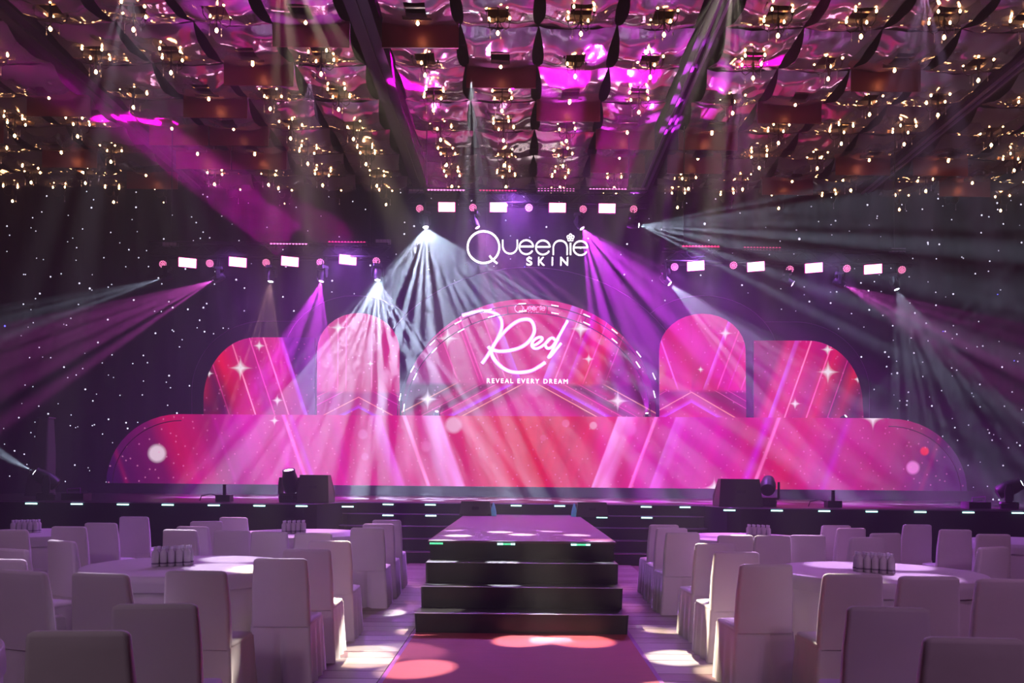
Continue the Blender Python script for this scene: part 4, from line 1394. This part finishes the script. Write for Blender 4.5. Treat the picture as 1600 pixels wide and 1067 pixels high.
wedge('large black wedge speaker on the stage left of the runway', 494, 0.58, 0.50, 0.5, 15.2, SZ)
wedge('large black wedge speaker on the stage right of the runway', 1153, 0.80, 0.50, 0.5, 15.2, SZ)
wedge('low wedge monitor at the left of the runway end with a blue glow', 744, 0.58, 0.26, 0.34, 15.0, 0.821, cone=1)
wedge('low wedge monitor at the right of the runway end with a blue glow', 925, 0.58, 0.26, 0.34, 15.0, 0.821, cone=-1)
# small clamp lamps near the edge
for px, nm in ((351, 'small dark fog nozzle on the stage edge at the left'), (1302, 'small dark fog nozzle on the stage edge at the right')):
    root = empty('fog_machine', ((px - 814) * 15.2 / F, 15.2, SZ))
    tag(root, nm, 'fog machine')
    MB().box((0, 0, 0.06), (0.26, 0.2, 0.12)).build('body', M['dark_metal'], root)
    MB().lathe([(0.035, 0.12), (0.03, 0.3), (0.035, 0.31)], 10).build('nozzle', M['dark_metal'], root)
    MB().tube([(-0.13, 0, 0.1), (-0.25, 0, 0.14), (-0.42, 0, 0.1), (-0.45, 0, 0.01)], 0.01, 5).build('hose', M['cable'], root)
# lying cases and clutter beside the outer heads
for px, nm, s in ((120, 'low dark lamp case on the left end of the stage', 1), (1525, 'low dark lamp case on the right end of the stage', -1)):
    root = empty('lamp_case', ((px - 814) * 15.3 / F, 15.3, SZ))
    tag(root, nm, 'case')
    MB().box((0, 0, 0.06), (0.4, 0.3, 0.12)).build('body', M['dark_metal'], root)
    MB().tube([(-0.12, -0.1, 0.12), (-0.12, -0.1, 0.2), (0.12, -0.1, 0.22), (0.12, -0.1, 0.12)], 0.01, 5).build('handle', M['runner_trim'], root)
# draped tower at the far left
root = empty('speaker_tower', ((67 - 814) * 17.5 / F, 17.5, SZ))
tag(root, 'tall narrow dark draped tower at the left end of the stage', 'tower')
mm = MB()
mm.rings([rrect(0.46, 0.4, 0.04, 0.0, 3, cx=-0.06), rrect(0.34, 0.34, 0.04, 0.9, 3, cx=0.02), rrect(0.22, 0.24, 0.03, 1.62, 3, cx=0.06)])
mm.build('drape', M['tower'], root)
MB().box((0.06, 0, 1.64), (0.26, 0.26, 0.03)).build('cap', M['grey_metal'], root)

# ================================================================== TABLES AND CHAIRS
TR = 0.90
TABLES = [(-3.1, 3.4, 'near left'), (-2.84, 7.15, 'middle left'), (-2.92, 11.1, 'far left of the aisle'), (-6.3, 10.7, 'far left corner'),
          (3.1, 3.3, 'near right'), (3.08, 7.15, 'middle right'), (3.0, 11.1, 'far right of the aisle'), (6.75, 10.8, 'far right corner')]


def make_table():
    root = empty('banquet_table')
    m = MB()
    n = 96
    rings = []
    for r in (0.02, 0.3, 0.6, 0.85, 0.892):
        rings.append([(r * math.cos(2 * math.pi * j / n), r * math.sin(2 * math.pi * j / n), 0.76) for j in range(n)])
    for z, r in ((0.752, 0.903), (0.70, 0.908), (0.64, 0.911)):
        rings.append([(r * math.cos(2 * math.pi * j / n), r * math.sin(2 * math.pi * j / n), z) for j in range(n)])
    m.rings(rings, True, False)
    m.build('table_cover', M['table_cloth'], root, smooth=True, sharp=50)
    m = MB()
    rings = []
    for i in range(9):
        t = i / 8
        z = 0.645 - 0.635 * t
        rings.append([((0.893 + (0.004 + 0.022 * t) * math.sin(24 * 2 * math.pi * j / n) + 0.01 * t * math.sin(7 * 2 * math.pi * j / n)) * math.cos(2 * math.pi * j / n),
                       (0.893 + (0.004 + 0.022 * t) * math.sin(24 * 2 * math.pi * j / n) + 0.01 * t * math.sin(7 * 2 * math.pi * j / n)) * math.sin(2 * math.pi * j / n), z) for j in range(n)])
    m.rings(rings, False, False)
    m.build('table_skirt', M['cloth'], root, smooth=True)
    return root


t0 = None
for x, y, nm in TABLES:
    if t0 is None: t0 = make_table(); o = t0
    else: o = copy_tree(t0)
    o.location = (x, y, 0)
    o.scale = (0.94, 0.94, 1)
    tag(o, 'round banquet table under a white floor-length cloth, %s' % nm, 'table', 'round banquet tables')


def make_chair():
    root = empty('covered_chair')
    # back: faces -y (towards the camera when yaw = 0); seat extends to +y
    m = MB()
    rings = []
    for z, w, t, cyy in ((0.44, 0.42, 0.085, 0.0), (0.56, 0.415, 0.08, -0.008), (0.72, 0.41, 0.072, -0.022), (0.86, 0.392, 0.062, -0.038), (0.915, 0.385, 0.056, -0.045)):
        rings.append(rrect(w, t, 0.024, z, 5, cy=cyy))
    def arch_ring(z, w, t, r, bulge):
        pts = rrect(w, t, r, z, 5, cy=-0.048)
        return [(x, y, zz + bulge * (1 - (2 * x / 0.385) ** 2)) for x, y, zz in pts]
    rings.append(arch_ring(0.926, 0.372, 0.046, 0.02, 0.026))
    rings.append(arch_ring(0.930, 0.34, 0.022, 0.01, 0.028))
    m.rings(rings, False, True)
    m.build('back_cover', M['cloth'], root, smooth=True, sharp=60)
    m = MB()
    m.rings([rrect(0.42, 0.45, 0.04, 0.435, 5, cy=0.20), rrect(0.43, 0.46, 0.045, 0.455, 5, cy=0.20), rrect(0.43, 0.445, 0.05, 0.472, 5, cy=0.20), rrect(0.34, 0.36, 0.05, 0.482, 5, cy=0.20)], False, True)
    m.build('seat_cover', M['cloth'], root, smooth=True)
    # skirt with pleats
    m = MB()
    rings = []
    N = 76
    base = []
    for j in range(N):
        t = j / N * 4
        k = int(t); fr_ = t - k
        w, d = 0.425, 0.46
        cs = [(-w / 2, -0.035), (w / 2, -0.035), (w / 2, -0.035 + d), (-w / 2, -0.035 + d)]
        a, b = cs[k], cs[(k + 1) % 4]
        base.append((a[0] + (b[0] - a[0]) * fr_, a[1] + (b[1] - a[1]) * fr_, k, fr_))
    cen = (0.0, 0.2)
    for i in range(8):
        t = i / 7
        z = 0.45 - 0.44 * t
        ring = []
        for (x, y, k, fr_) in base:
            dx, dy = x - cen[0], y - cen[1]
            L = math.hypot(dx, dy)
            g = 1 + 0.09 * t
            amp = 0.016 * t
            if k == 0:
                rip = amp * 0.4 * math.sin(fr_ * 9)
                rip -= 0.10 * t * max(0, 1 - abs(fr_ - 0.5) / (0.03 + 0.10 * t))
            else:
                rip = amp * math.sin(fr_ * 6 * math.pi + k)
                rip -= 0.03 * t * max(0, 1 - abs(fr_ - 0.12) / 0.08)
            ring.append((cen[0] + dx / L * (L * g + rip), cen[1] + dy / L * (L * g + rip), z))
        rings.append(ring)
    m.rings(rings, False, False)
    m.build('skirt', M['cloth'], root, smooth=True)
    return root


CHAIRS = [
    # top centre of the back in the photograph, yaw in degrees, label
    (12, 826, 10, 'covered chair cut by the left picture edge, before the far left corner table'),
    (108, 821, 0, 'covered chair right of the bottles on the far left corner table'),
    (158, 815.5, 0, 'middle one of the three purple-lit covered chairs at the far left corner table'),
    (204, 806.5, 5, 'tall purple covered chair standing alone against the stage front at the left'),
    (145, 844, -30, 'covered chair at the back left of the middle left table'),
    (78, 856, -20, 'dark covered chair at the left side of the middle left table'),
    (-2, 871, 0, 'covered chair at the left picture edge, above the near left table'),
    (60, 889, -20, 'dark covered chair in the left foreground, left of two side by side'),
    (160, 893, -12, 'dark covered chair in the left foreground, right of two side by side'),
    (272, 889, 0, 'covered chair directly in front of the bottles on the middle left table'),
    (241, 940, 8, 'pale covered chair in the left foreground with a bright top edge'),
    (122, 981, 5, 'nearest covered chair at the bottom left of the picture'),
    (438, 870, 2, 'nearest covered chair on the left side of the aisle'),
    (470, 856, 2, 'second covered chair from the front on the left side of the aisle'),
    (515, 843, 2, 'third covered chair from the front on the left side of the aisle'),
    (574, 823, 2, 'fourth covered chair from the front on the left side of the aisle'),
    (591, 817, 2, 'fifth covered chair from the front on the left side of the aisle'),
    (596, 811, 2, 'farthest covered chair on the left side of the aisle'),
    (297, 826, -8, 'purple covered chair at the left front of the far left aisle table'),
    (302, 821, -8, 'purple covered chair just behind the leftmost one at the far aisle table'),
    (333, 813, 20, 'purple covered chair at the back left of the far left aisle table'),
    (365, 807, 0, 'small purple covered chair behind the far left aisle table, nearest the stage'),
    (363, 827, 0, 'purple covered chair in front of the far left aisle table, left of the middle one'),
    (421, 829, 0, 'purple covered chair in front of the far left aisle table, left of its bottles'),
    (489, 831, 5, 'purple covered chair in front of the far left aisle table, right of its bottles'),
    (1037, 818.5, 4, 'farthest covered chair on the right side of the aisle'),
    (1049, 823.5, 4, 'fifth covered chair from the front on the right side of the aisle'),
    (1066, 830, 4, 'fourth covered chair from the front on the right side of the aisle'),
    (1117, 847, 4, 'third covered chair from the front on the right side of the aisle, whitest'),
    (1150, 860, 4, 'second covered chair from the front on the right side of the aisle'),
    (1196, 879, 4, 'nearest covered chair on the right side of the aisle'),
    (1140, 833.5, 0, 'covered chair left of the bottles on the far right aisle table'),
    (1207, 835, 0, 'covered chair before the bottles on the far right aisle table'),
    (1272, 834.5, 0, 'covered chair in front of the far right aisle table, third from its left'),
    (1293, 820, 0, 'covered chair behind the far right aisle table, nearest the stage'),
    (1334, 824.5, 10, 'covered chair at the right end of the far right aisle table'),
    (1339, 837, 8, 'covered chair directly behind the bottles of the middle right table'),
    (1382, 831.5, 12, 'covered chair at the far right table side, right of the bottles'),
    (1447, 820, 0, 'tall covered chair at the back, left of the far right corner table'),
    (1493, 826, -4, 'covered chair with a bright spot on top at the far right corner table'),
    (1552, 833, 0, 'covered chair before the far right corner table, right of centre'),
    (1502, 853, 25, 'magenta-rimmed covered chair at the back right of the middle right table'),
    (1581, 868, 15, 'magenta-rimmed covered chair cut by the right picture edge'),
    (1332, 894, 0, 'covered chair in front of the middle right table, left of its bottles'),
    (1451, 898, 0, 'covered chair in front of the middle right table, right of its bottles'),
    (1576, 902, -5, 'covered chair in front of the middle right table, at the right picture edge'),
    (1389, 945, -6, 'large covered chair in the right foreground with creased top'),
    (1522, 992, -4, 'nearest covered chair at the bottom right corner'),
]
c0 = None
SHIFT = {4: (-0.28, 0.05), 5: (-0.30, 0), 41: (0.30, 0.05), 42: (0.32, 0), 20: (-0.1, 0), 34: (0.15, 0.1), 38: (0, 0.25), 3: (0.0, 0.1), 7: (-0.08, 0), 9: (0.14, 0), 33: (-0.07, 0), 36: (0.08, -0.05), 18: (-0.1, 0), 17: (0.07, 0), 13: (0.05, 0), 31: (0.05, -0.05), 35: (0, 0.1)}
for len_i, (px, py, yaw, label) in enumerate(CHAIRS):
    Z = (px - CX) * math.sin(ROLL) + (CY - py) * math.cos(ROLL)
    d = F * (HC - 0.948) / (-Z)
    p = at(px, py, d)
    if c0 is None: c0 = make_chair(); o = c0
    else: o = copy_tree(c0)
    o.location = (p.x + SHIFT.get(len_i, (0, 0))[0], p.y + 0.045 + SHIFT.get(len_i, (0, 0))[1], 0)
    o.rotation_euler = (0, 0, math.radians(yaw))
    tag(o, label, 'chair', 'white covered banquet chairs')


# water bottles clustered in the middle of the tables
def make_bottle():
    root = empty('water_bottle')
    MB().lathe([(0.026, 0.0), (0.030, 0.006), (0.030, 0.03), (0.028, 0.04), (0.030, 0.05), (0.030, 0.10), (0.029, 0.118), (0.013, 0.145), (0.0125, 0.155)], 14, cap1=False).build('body', M['bottle'], root, smooth=True, sharp=50)
    MB().lathe([(0.0305, 0.024), (0.0305, 0.036)], 14, cap0=False, cap1=False).build('label_band', M['bottle_label'], root, smooth=True)
    MB().lathe([(0.0155, 0.148), (0.0155, 0.168), (0.014, 0.170)], 12).build('cap', M['cap'], root, smooth=True, sharp=40)
    return root


bt0 = None
for (tx, ty, nm, bpx) in ((-2.84, 7.15, 'middle left table', 269), (3.08, 7.15, 'middle right table', 1369), (-2.92, 11.1, 'far left aisle table', 459), (3.0, 11.1, 'far right aisle table', 1187), (-6.3, 10.7, 'far left corner table', 39)):
    bx = (bpx - CX) * (ty - 0.12) / F
    for i in range(5):
        for j in range(2):
            if bt0 is None: bt0 = make_bottle(); o = bt0
            else: o = copy_tree(bt0)
            s = -1 if tx > 0 else 1
            o.location = (bx + (i - 2) * 0.052, ty - 0.12 + j * 0.066 + s * (i - 2) * 0.035, 0.761)
            tag(o, 'clear water bottle, %s from left, %s row, on the %s' % (ORD[i], ('front', 'back')[j], nm), 'bottle', 'water bottles on the %s' % nm)
